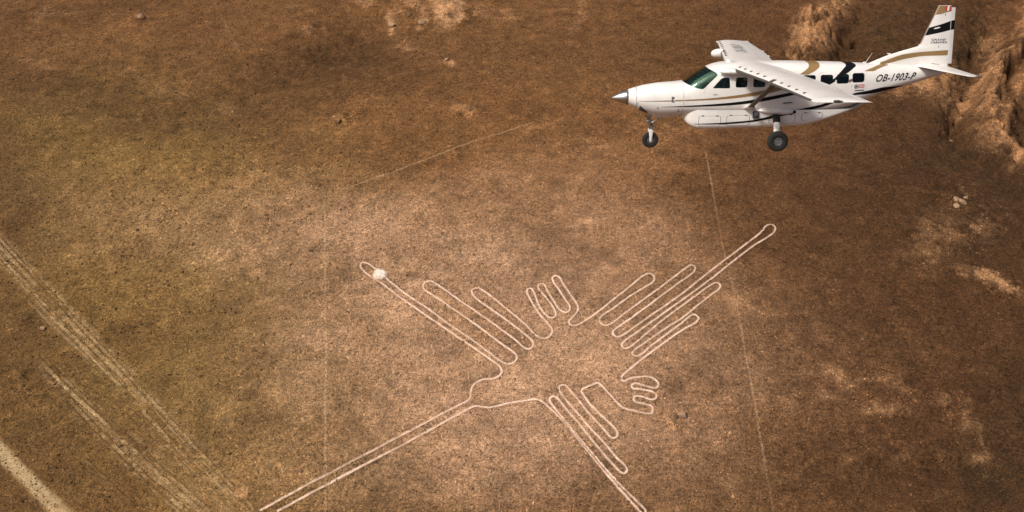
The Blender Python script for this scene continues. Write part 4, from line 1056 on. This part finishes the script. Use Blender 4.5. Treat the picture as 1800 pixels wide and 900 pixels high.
def make_wing(sgn):
    far = sgn < 0
    fn = wing_funcs(far)
    rings = []
    ysec = np.concatenate([np.linspace(.0, 7.3, 26), [7.5, 7.65, 7.75, 7.82, 7.87, 7.90]])
    for y in ysec:
        up = wing_pt(fn, AF_T, np.full(len(AF_T), y)); lo = wing_pt(fn, AF_T[1:-1][::-1], np.full(len(AF_T)-2, y), False)
        ring = np.vstack([up, lo])
        if y > 7.5:                                   # rounded, slightly drooped tip cap
            k = (y-7.5)/.4; zc = ring[:, 2].mean(); ring[:, 2] = zc+(ring[:, 2]-zc)*(math.sqrt(max(1-k*k, 0.02)))
        ring[:, 1] *= sgn
        rings.append(ring)
    w = part('wing', *loft(rings), WHITE, None, sharp=50)
    # dark grey strip under the leading edge
    yy = np.linspace(.9, 7.45, 40); V = []
    for t, upr in [(.020, True), (.006, True), (0., True), (.004, False), (.015, False), (.035, False), (.06, False)]:
        P = wing_pt(fn, np.full(40, t), yy, upr, .003 if upr else -.004); P[:, 0] -= .004; P[:, 1] *= sgn; V.append(P)
    part('leading_edge_strip', np.stack(V, 1).reshape(-1, 3), [tuple(f) for f in grid_faces(40, len(V))], DARKGREY, w, recalc=False)
    # small upright tabs along the nose of the wing
    for y in (np.array([1.05, 1.55, 2.08, 2.65, 3.22, 4.05, 4.65, 5.3, 5.95, 6.6]) if not far else np.array([2.3, 2.75, 3.2, 3.65, 4.15, 4.7, 5.3, 5.9, 6.5, 7.1])):
        p = wing_pt(fn, .075, y); c = np.array([p[0], sgn*p[1], p[2]+.018])
        box('vortex_tab', c, (.10, .022, .04), SEAM, w, 0)
    # control surface gaps
    def gap(t0, t1, y0, y1, wd=.012):
        n = 30; P = []
        ya = np.linspace(y0, y1, n); ta = np.linspace(t0, t1, n)
        d = np.array([t1-t0, y1-y0]); along_y = abs(y1-y0) > .3
        for s_ in (-.5, .5):
            Q = wing_pt(fn, ta+(s_*wd/1.8 if along_y else 0), ya+(0 if along_y else s_*wd), True, .003); Q[:, 1] *= sgn; P.append(Q)
        part('hinge_gap', np.stack(P, 1).reshape(-1, 3), [tuple(f) for f in grid_faces(n, 2)], SOFTSEAM, w, recalc=False)
    gap(.72, .72, .95, 5.1); gap(.74, .74, 5.15, 7.4); gap(.72, .985, 5.12, 5.12); gap(.74, .985, 7.4, 7.4); gap(.03, .97, 7.5, 7.5); gap(.10, .95, 1.0, 1.0)
    # tip light
    p = wing_pt(fn, .36, 7.86)
    nl = part('position_light', *loft([np.stack([p[0]+.13*r*np.cos(a)*1.0, np.full(24, sgn*(7.86+dy)), p[2]-.075+.042*r*np.sin(a)], -1) for dy, r in ((-.02, 1), (.045, .9), (.065, .55), (.07, .1))]), NAVRED, w)
    box('light_bezel', (p[0]+.10, sgn*7.895, p[2]-.07), (.10, .035, .05), METAL, nl, .01)
    # flap track fairings under the trailing edge
    for y in (1.9, 3.4, 4.9):
        q = wing_pt(fn, .93, y, False)
        box('flap_track', (q[0]-.02, sgn*y, q[2]-.05), (.5, .06, .10), WHITE, w, .025, .06)
    # root fairing
    ab = np.linspace(0, 2*np.pi, 20, endpoint=False); Rr = []
    for k in np.linspace(-1, 1, 13):
        r = math.sqrt(max(1-abs(k)**2.4, .001)); Rr.append(np.stack([np.full(20, 4.22+.60*k), sgn*(.82+.23*r*np.cos(ab)), 1.145+.115*r*np.sin(ab)], -1))
    part('root_fairing', *loft(Rr), WHITE, w)
    ck2 = np.array([(3.98, 1.15)])
    box('fuel_vent', (3.98, sgn*1.025, 1.155), (.035, .02, .035), SEAM, w, .005)
    # lift strut with end cuffs
    A = np.array((4.80, .84, -.17)); B = np.array((4.80, 3.86, 1.13)); Rr = []
    for k, cw, tw in [(0, .15, .035), (.03, .15, .038), (.10, .105, .034), (.5, .105, .036), (.9, .105, .034), (.97, .13, .034), (1, .13, .03)]:
        c = A+(B-A)*k; d = (B-A)/np.linalg.norm(B-A); nv = np.cross(d, (1, 0, 0)); nv /= np.linalg.norm(nv)
        P = np.array([c+np.array((1, 0, 0))*cw*np.cos(q)+nv*tw*np.sin(q) for q in ab]); P[:, 1] *= sgn; Rr.append(P)
    st = part('strut', *loft(Rr), GREYMET, None)
    Rr = []
    for k, cw, tw in [(-.02, .21, .06), (.03, .19, .055), (.075, .13, .04)]:
        c = A+(B-A)*k; P = np.array([c+np.array((1, 0, 0))*cw*np.cos(q)+nv*tw*np.sin(q) for q in ab]); P[:, 1] *= sgn; Rr.append(P)
    part('cuff', *loft(Rr), WHITE, st)
    # metal sleeve where the strut meets the wing
    yy = np.linspace(3.86, 4.10, 6); V = []
    for t, upr in [(.10, True), (.05, True), (.015, True), (.0, True), (.02, False), (.08, False), (.16, False)]:
        P = wing_pt(fn, np.full(6, t), yy, upr, .008 if upr else -.008); P[:, 0] -= .008; P[:, 1] *= sgn; V.append(P)
    part('strut_sleeve', np.stack(V, 1).reshape(-1, 3), [tuple(f) for f in grid_faces(6, len(V))], METAL, w, recalc=False)
    return w, fn
wing_l, fn_l = make_wing(1)
wing_r, fn_r = make_wing(-1)
wing_l['label'] = 'near white wing with dark tabs along the nose'
wing_r['label'] = 'far white wing with registration lettering and radar pod'
# radar pod on the far wing
yr = -4.35
rp = part('radar_pod', *loft([np.stack([np.full(28, x), yr+r*np.cos(np.linspace(0, 6.2832, 28, endpoint=False)), 1.15+r*np.sin(np.linspace(0, 6.2832, 28, endpoint=False))], -1)
          for x, r in [(4.29, .01), (4.30, .06), (4.34, .115), (4.42, .165), (4.55, .195), (4.7, .205), (5.0, .20), (5.3, .15), (5.5, .06)]]), WHITE, wing_r)

# ---------------------------------------------------------------- lettering
def text_mesh(body, shear=0.0, offset=0.0, spacing=1.0):
    cu = bpy.data.curves.new('lettering', 'FONT'); cu.body = body; cu.size = 1.0; cu.shear = shear; cu.offset = offset
    cu.space_character = spacing; cu.resolution_u = 3; cu.fill_mode = 'FRONT'
    o = bpy.data.objects.new('lettering', cu); COL.objects.link(o)
    bpy.context.view_layer.update()
    me = bpy.data.meshes.new_from_object(o.evaluated_get(bpy.context.evaluated_depsgraph_get()))
    bm = bmesh.new(); bm.from_mesh(me)
    bmesh.ops.remove_doubles(bm, verts=bm.verts, dist=1e-5)
    lo = min(v.co.y for v in bm.verts); hi = max(v.co.y for v in bm.verts)
    for k in range(1, 10):                       # extra cross cuts so that the letters can follow a curved skin
        bmesh.ops.bisect_plane(bm, geom=bm.verts[:]+bm.edges[:]+bm.faces[:], plane_co=(0, lo+(hi-lo)*k/10, 0), plane_no=(0, 1, 0))
    bmesh.ops.triangulate(bm, faces=bm.faces)
    bm.verts.index_update()
    V = np.array([tuple(v.co) for v in bm.verts]); Fa = [tuple(v.index for v in f.verts) for f in bm.faces]; bm.free()
    bpy.data.objects.remove(o, do_unlink=True); bpy.data.curves.remove(cu); bpy.data.meshes.remove(me)
    V[:, 0] -= V[:, 0].min(); V[:, 1] -= V[:, 1].min()
    return V[:, 0]/V[:, 0].max(), V[:, 1]/V[:, 1].max(), Fa
u, v, Fa = text_mesh('OB-1903-P', .28, .018, 1.08)
for sgn in (1, -1):
    uu = u if sgn > 0 else 1-u
    # corners on the tail boom: bottom left, top left, bottom right, top right
    bl, tl, br, tr = np.array((9.30, .716)), np.array((9.345, .975)), np.array((10.80, .755)), np.array((10.865, 1.02))
    Q = (1-uu)[:, None]*((1-v)[:, None]*bl+v[:, None]*tl)+uu[:, None]*((1-v)[:, None]*br+v[:, None]*tr)
    V = np.stack([Q[:, 0], sgn*(hull_y(Q[:, 0], Q[:, 1])+.006), Q[:, 1]], -1)
    lt = part('registration', V, Fa, BLACK, fus, False, recalc=False); lt['label'] = 'black slanted registration OB-1903-P'
t_, y_ = .54-.26*v, 2.7+u*3.1           # read from behind: letters' tops towards the leading edge, text running outboard
P = wing_pt(fn_r, t_, y_, True, .006); P[:, 1] *= -1
part('registration', P, Fa, GREYP, wing_r, False, recalc=False)

# ---------------------------------------------------------------- tail
FLE = pchip([1.10, 1.305, 1.45, 1.60, 1.80, 1.92, 2.0, 2.2, 3.33], [8.6, 9.2, 9.53, 9.90, 10.55, 10.93, 10.98, 11.05, 11.45])
FTE = pchip([1.10, 3.33], [12.07, 11.89])
def fin_y(x, z):
    return .068*np.sqrt(np.clip((x-FLE(z))/.5, 0, 1))*np.clip((FTE(z)+.35-x)/.8, 0, 1)**.7+.004
zl = np.concatenate([np.arange(1.08, 1.88, .08), [1.90, 1.94, 1.98], np.arange(2.05, 3.33, .12), [3.30, 3.33]])
tt = np.concatenate([np.linspace(0, .1, 5)**1.0, np.linspace(.14, 1, 14)])
R = []
for z in zl:
    x = FLE(z)+(FTE(z)-FLE(z))*tt; y = fin_y(x, np.full(len(x), z)); y[0] = 0
    if z > 3.32: y = y*.4
    R.append(np.vstack([np.stack([x, y, np.full(len(x), z)], -1), np.stack([x, -y, np.full(len(x), z)], -1)[1:][::-1]]))
fin = part('tail_fin', *loft(R), WHITE, None, sharp=50)
def fin_patch(poly, sgn, mat, name, off=.003, rings=3):
    return part(name, *fill_side(np.array(poly, float), sgn, off, fin_y, rings), mat, fin, False, recalc=False)
def fin_strip(top, bot, sgn, mat, name, off=.003):
    return part(name, *strip_side(top, bot, sgn, off, fin_y, 24, 4), mat, fin, False, recalc=False)
for sgn in (1, -1):
    V = []
    for k in np.linspace(0, 1, 8):
        for t in np.linspace(0, 1, 14):
            zt = 2.555+(2.797-2.555)*t; zb = 2.275+(2.473-2.275)*t; z = zb+(zt-zb)*k
            xle = float(FLE(z))+.012; x = xle+(float(FTE(z))-.002-xle)*t
            V.append((x, sgn*(float(fin_y(x, z))+.003), z))
    part('fin_band', V, [tuple(f) for f in grid_faces(8, 14)], BLACK, fin, False, recalc=False)
    V = []
    for k in np.linspace(0, 1, 8):
        for t in np.linspace(0, 1, 14):
            zb = 3.0+(3.135-3.0)*t; z = zb+(3.325-zb)*k
            xle = float(FLE(z))+.012; x = xle+(float(FTE(z))-.002-xle)*t
            V.append((x, sgn*(float(fin_y(x, z))+.003), z))
    part('fin_cap', V, [tuple(f) for f in grid_faces(8, 14)], GOLD, fin, False, recalc=False)
    fin_strip([(9.60, 1.335), (9.9, 1.456), (10.42, 1.63), (11.18, 1.718), (12.0, 1.766)], [(9.60, 1.26), (9.9, 1.31), (10.44, 1.453), (11.2, 1.564), (12.0, 1.582)], sgn, GOLD, 'stripe')
    for x0, x1, m in ((11.675, 11.745, RED), (11.745, 11.805, WHITE), (11.805, 11.875, RED)):
        fin_strip([(x0, 3.315), (x1, 3.315)], [(x0, 3.15), (x1, 3.155)], sgn, m, 'flag', .007)
    ov = [(11.475+.115*math.cos(q), 2.55+.024*math.sin(q)+.025*math.cos(q)) for q in np.linspace(0, 6.283, 18, endpoint=False)]
    fin_patch(ov, sgn, WHITE, 'emblem', .007)
    for body, x0, x1, z0, z1 in (('GRAND', 11.335, 11.855, 2.105, 2.175), ('CARAVAN', 11.318, 11.905, 2.005, 2.085)):
        u, v, Fa = text_mesh(body, .15, .02, 1.15)
        uu = u if sgn > 0 else 1-u
        x = x0+(x1-x0)*uu; z = z0+(z1-z0)*v
        part('lettering', np.stack([x, sgn*(fin_y(x, z)+.005), z], -1), Fa, BLACK, fin, False, recalc=False)
    fin_strip([(11.45, 3.035), (11.70, 3.045)], [(11.45, 3.025), (11.70, 3.035)], sgn, SEAM, 'panel_line')
    fin_strip([(11.70, 3.045), (11.72, 3.05)], [(11.70, 2.97), (11.72, 2.98)], sgn, SEAM, 'panel_line')
    fin_strip([(11.61, 1.93), (11.63, 1.93)], [(11.60, 1.86), (11.62, 1.86)], sgn, SEAM, 'panel_line')
    fin_strip([(11.45, 1.30), (11.75, 1.26)], [(11.45, 1.285), (11.75, 1.245)], sgn, SEAM, 'panel_line')
# leading edge strip of the fin
V = []
for z in np.linspace(1.97, 3.31, 20):
    for dx, dy in ((.03, 1), (.0, 0), (.03, -1)):
        x = float(FLE(z))+dx; V.append((x-.006, dy*(float(fin_y(x, z))+.004), z))
part('leading_edge_strip', V, [tuple(f) for f in grid_faces(20, 3)], mottled('fin_edge_rubber', (.33, .28, .22), .6, .2, 4), fin, recalc=False)
# rudder, a narrow tapering blade behind the hinge
R = []
for z in np.concatenate([np.linspace(1.28, 3.26, 14)]):
    x0 = float(FTE(z))+.003; ch = .15
    xx = np.array([0, .25, .6, 1.0])*ch+x0; y = np.array([.042, .036, .022, .004])
    R.append(np.vstack([np.stack([xx, y, np.full(4, z)], -1), np.stack([xx, -y, np.full(4, z)], -1)[::-1]]))
rud = part('rudder', *loft(R), WHITE, None, sharp=40)
for sgn in (1, -1):
    V = []
    for k in np.linspace(0, 1, 4):
        for t in np.linspace(.02, 1, 4):
            z = 2.478+.02*t+(.325)*k; x = float(FTE(z))+.014+.146*t; V.append((x, sgn*(.044-.038*t+.003), z))
    part('rudder_band', V, [tuple(f) for f in grid_faces(4, 4)], BLACK, rud, False, recalc=False)
# tailplane
def make_stab(sgn):
    ys = np.concatenate([np.linspace(.05, 2.6, 12), [2.68, 2.73, 2.76]])
    le = pchip([0, .2, 2.6, 2.76], [10.86, 10.92, 11.58, 11.66]); te = pchip([0, 2.6, 2.76], [12.00, 11.99, 11.96])
    R = []
    for y in ys:
        c = float(te(y)-le(y)); t = AF_T; yt = (AF_U-AF_L)/2*.72; k = 1 if y < 2.65 else max(.15, 1-((y-2.6)/.16)**2)
        up = np.stack([le(y)+t*c, np.full(len(t), y*sgn), 1.205+yt*c*k], -1); lo = np.stack([le(y)+t*c, np.full(len(t), y*sgn), 1.205-yt*c*k], -1)[1:-1][::-1]
        R.append(np.vstack([up, lo]))
    s = part('tailplane', *loft(R), WHITE, None, sharp=50)
    V = []
    yy = np.linspace(.35, 2.6, 20)
    for t, q in [(.0, 1), (.006, -1), (.03, -1), (.06, -1)]:
        c = te(yy)-le(yy); z = np.interp(t, AF_T, (AF_U-AF_L)/2*.72)*c
        V.append(np.stack([le(yy)+t*c-.004, yy*sgn, 1.205+q*(z+.004)], -1))
    part('leading_edge_strip', np.stack(V, 1).reshape(-1, 3), [tuple(f) for f in grid_faces(20, 4)], DARKGREY, s, recalc=False)
    V = []
    yy = np.linspace(.3, 2.6, 20)
    for t in (.60, .612):
        c = te(yy)-le(yy); z = np.interp(t, AF_T, (AF_U-AF_L)/2*.72)*c
        V.append(np.stack([le(yy)+t*c, yy*sgn, 1.205+z+.003], -1))
    part('hinge_gap', np.stack(V, 1).reshape(-1, 3), [tuple(f) for f in grid_faces(20, 2)], SOFTSEAM, s, recalc=False)
    box('tip_balance', (11.93, sgn*2.73, 1.20), (.22, .06, .05), SEAM, s, .015)
    return s
make_stab(1); make_stab(-1)

# ---------------------------------------------------------------- landing gear
def tube(p0, p1, r0, r1, n=18):
    p0, p1 = np.array(p0, float), np.array(p1, float); d = (p1-p0)/np.linalg.norm(p1-p0)
    a_ = np.cross(d, (1, 0, 0) if abs(d[0]) < .9 else (0, 1, 0)); a_ /= np.linalg.norm(a_); b_ = np.cross(d, a_)
    q = np.linspace(0, 2*np.pi, n, endpoint=False)
    return [p+r*(np.cos(q)[:, None]*a_+np.sin(q)[:, None]*b_) for p, r in ((p0, r0), (p1, r1))]
def lathe_y(c, prof, sgn=1, n=36):
    q = np.linspace(0, 2*np.pi, n, endpoint=False)
    return [np.stack([c[0]+r*np.cos(q), np.full(n, c[1]+sgn*dy), c[2]+r*np.sin(q)], -1) for dy, r in prof]
def wheel(name, c, r, w, sgn):
    hub = .42*r
    rim = part(name, *loft(lathe_y(c, [(-w*.42, hub*.8), (-w*.42, hub), (w*.36, hub), (w*.43, hub*.97), (w*.44, hub*.86), (w*.30, hub*.78), (w*.26, hub*.42), (w*.40, hub*.36), (w*.42, hub*.2), (w*.42, .005)], sgn)), METAL, None, sharp=30)
    ty = part('tyre', *loft(lathe_y(c, [(-w*.36, hub*.98), (-w*.46, hub*1.15), (-w*.5, r*.74), (-w*.47, r*.88), (-w*.36, r*.965), (-w*.18, r*.995), (-w*.16, r*.985), (-w*.14, r*.998), (0, r), (w*.14, r*.998), (w*.16, r*.985), (w*.18, r*.995),
              (w*.36, r*.965), (w*.47, r*.88), (w*.5, r*.74), (w*.46, hub*1.15), (w*.36, hub*.98)], sgn), cap=False), RUBBER, rim, sharp=60)
    for k in range(6):
        an = k*math.pi/3+.3; cx, cz = c[0]+hub*.6*math.cos(an), c[2]+hub*.6*math.sin(an)
        part('bolt', *loft(lathe_y((cx, c[1], cz), [(w*.25, hub*.09), (w*.32, hub*.09), (w*.325, .002)], sgn, 8)), SEAM, rim)
    part('axle_cap', *loft(lathe_y(c, [(w*.38, hub*.17), (w*.46, hub*.17), (w*.47, .003)], sgn, 14)), SEAM, rim)
    return rim
for sgn in (1, -1):
    dz = 0 if sgn > 0 else .19              # the far leg hangs a little higher
    wheel('main_wheel', (5.67, sgn*1.76, -1.20+dz), .365, .26, sgn)
    legp = [np.array((5.78, .70, -.42)), np.array((5.75, 1.05, -.50)), np.array((5.71, 1.36, -.76)), np.array((5.67, 1.60, -1.10)), np.array((5.67, 1.64, -1.22))]
    rad = [.13, .125, .12, .10, .08]
    def leg_ring(p, r, tang):
        q = np.linspace(0, 2*np.pi, 18, endpoint=False); b_ = np.cross(tang, (1, 0, 0)); b_ /= np.linalg.norm(b_)
        P = np.array([p+np.array((1, 0, 0))*r*np.cos(k)+b_*r*.55*np.sin(k) for k in q]); P[:, 1] *= sgn; return P
    lp = pchip([0, .25, .55, .9, 1], [p[1] for p in legp]); lz = pchip([0, .25, .55, .9, 1], [p[2]+dz*min(1, i/3) for i, p in enumerate(legp)]); lx = pchip([0, .25, .55, .9, 1], [p[0] for p in legp]); lr = pchip([0, .25, .55, .9, 1], rad)
    def leg(k0, k1, grow, n=12):
        R = []
        for k in np.linspace(k0, k1, n):
            p = np.array((lx(k), lp(k), lz(k))); e = .01; tg = np.array((lx(k+e)-lx(k-e), lp(k+e)-lp(k-e), lz(k+e)-lz(k-e))); tg /= np.linalg.norm(tg)
            R.append(leg_ring(p, float(lr(k))*grow, tg))
        return R
    lg = part('main_gear_leg', *loft(leg(0, 1, 1.0)), WHITE)
    part('cuff', *loft(leg(.10, .43, 1.10)), RUBBER, lg)
    ab = np.linspace(0, 2*np.pi, 28, endpoint=False); Rr = []
    for k in np.linspace(-1, 1, 15):
        r = math.sqrt(max(1-abs(k)**2, .001)); Rr.append(np.stack([np.full(28, 5.78+.66*k), sgn*(.78+.16*r*np.cos(ab)), -.30-.03*k+.125*r*np.sin(ab)], -1))
    part('gear_fairing', *loft(Rr), WHITE, lg)
    part('brake', *loft(lathe_y((5.67, sgn*1.76, -1.20+dz), [(-.17, .12), (-.10, .12)], sgn, 20)), GREYMET, lg)
wheel('nose_wheel', (1.36, 0, -1.51), .305, .20, 1)
ng = part('nose_gear_strut', *loft(tube((1.27, 0, -.50), (1.335, 0, -1.0), .06, .055)), METAL)
part('lower_piston', *loft(tube((1.335, 0, -.98), (1.345, 0, -1.16), .04, .04)), CHROME, ng)
part('collar', *loft(tube((1.315, 0, -.86), (1.325, 0, -.95), .085, .085)), GREYMET, ng)
box('fork_crown', (1.35, 0, -1.15), (.15, .31, .075), WHITE, ng, .025)
for sgn in (1, -1):
    V = []
    for z, hx in ((-1.12, .085), (-1.25, .07), (-1.40, .05), (-1.54, .04)):
        V.append(np.array([(1.355+hx, sgn*.155, z), (1.355, sgn*.175, z), (1.355-hx, sgn*.155, z), (1.355, sgn*.135, z)]))
    part('fork', *loft(V), WHITE, ng)
    part('torque_link', *loft(tube((1.36, sgn*.04, -.93), (1.52, sgn*.02, -1.02), .018, .014, 8)), GREYMET, ng)
    part('torque_link', *loft(tube((1.52, sgn*.02, -1.02), (1.40, sgn*.05, -1.14), .014, .018, 8)), GREYMET, ng)
    part('steering_rod', *loft(tube((1.29, sgn*.07, -.72), (1.14, sgn*.13, -.60), .013, .013, 8)), GREYMET, ng)
part('drag_brace', *loft(tube((1.33, 0, -.92), (1.66, 0, -.66), .028, .03, 10)), METAL, ng)
part('hose', *loft(tube((1.25, .06, -.62), (1.29, .075, -1.02), .011, .011, 8)), SEAM, ng)
part('landing_lamp', *loft(lathe_x([(1.19, .01), (1.195, .05), (1.25, .055), (1.28, .02)], 16, -.80)), METAL, ng)

# ---------------------------------------------------------------- aerials and small fittings
part('whip_aerial', *loft(tube((9.08, .0, 1.30), (9.30, .0, 1.68), .010, .004, 8)), WHITE)
V = [np.array([(x+dx*1.0, dy, z) for dx, dy in ((-.05, 0), (0, .013), (.06, 0), (0, -.013))]) for x, z in ((9.02, 1.29), (9.06, 1.36))]
part('blade_aerial', *loft(V), WHITE)
V = [np.array([(x+dx*1.0, dy, z) for dx, dy in ((-.06, 0), (0, .015), (.07, 0), (0, -.015))]) for x, z in ((9.95, 1.60), (9.87, 1.665))]
part('blade_aerial', *loft(V), WHITE)
part('beacon', *loft([np.stack([4.12+.11*r*np.cos(np.linspace(0, 6.2832, 20, endpoint=False)), .0+.07*r*np.sin(np.linspace(0, 6.2832, 20, endpoint=False)), np.full(20, z)], -1) for z, r in ((1.36, 1), (1.43, 1), (1.462, .7), (1.47, .1))]), WHITE)
box('foot_step', (6.15, .87, .02), (.34, .10, .02), GREYMET, None, .006, -.1)
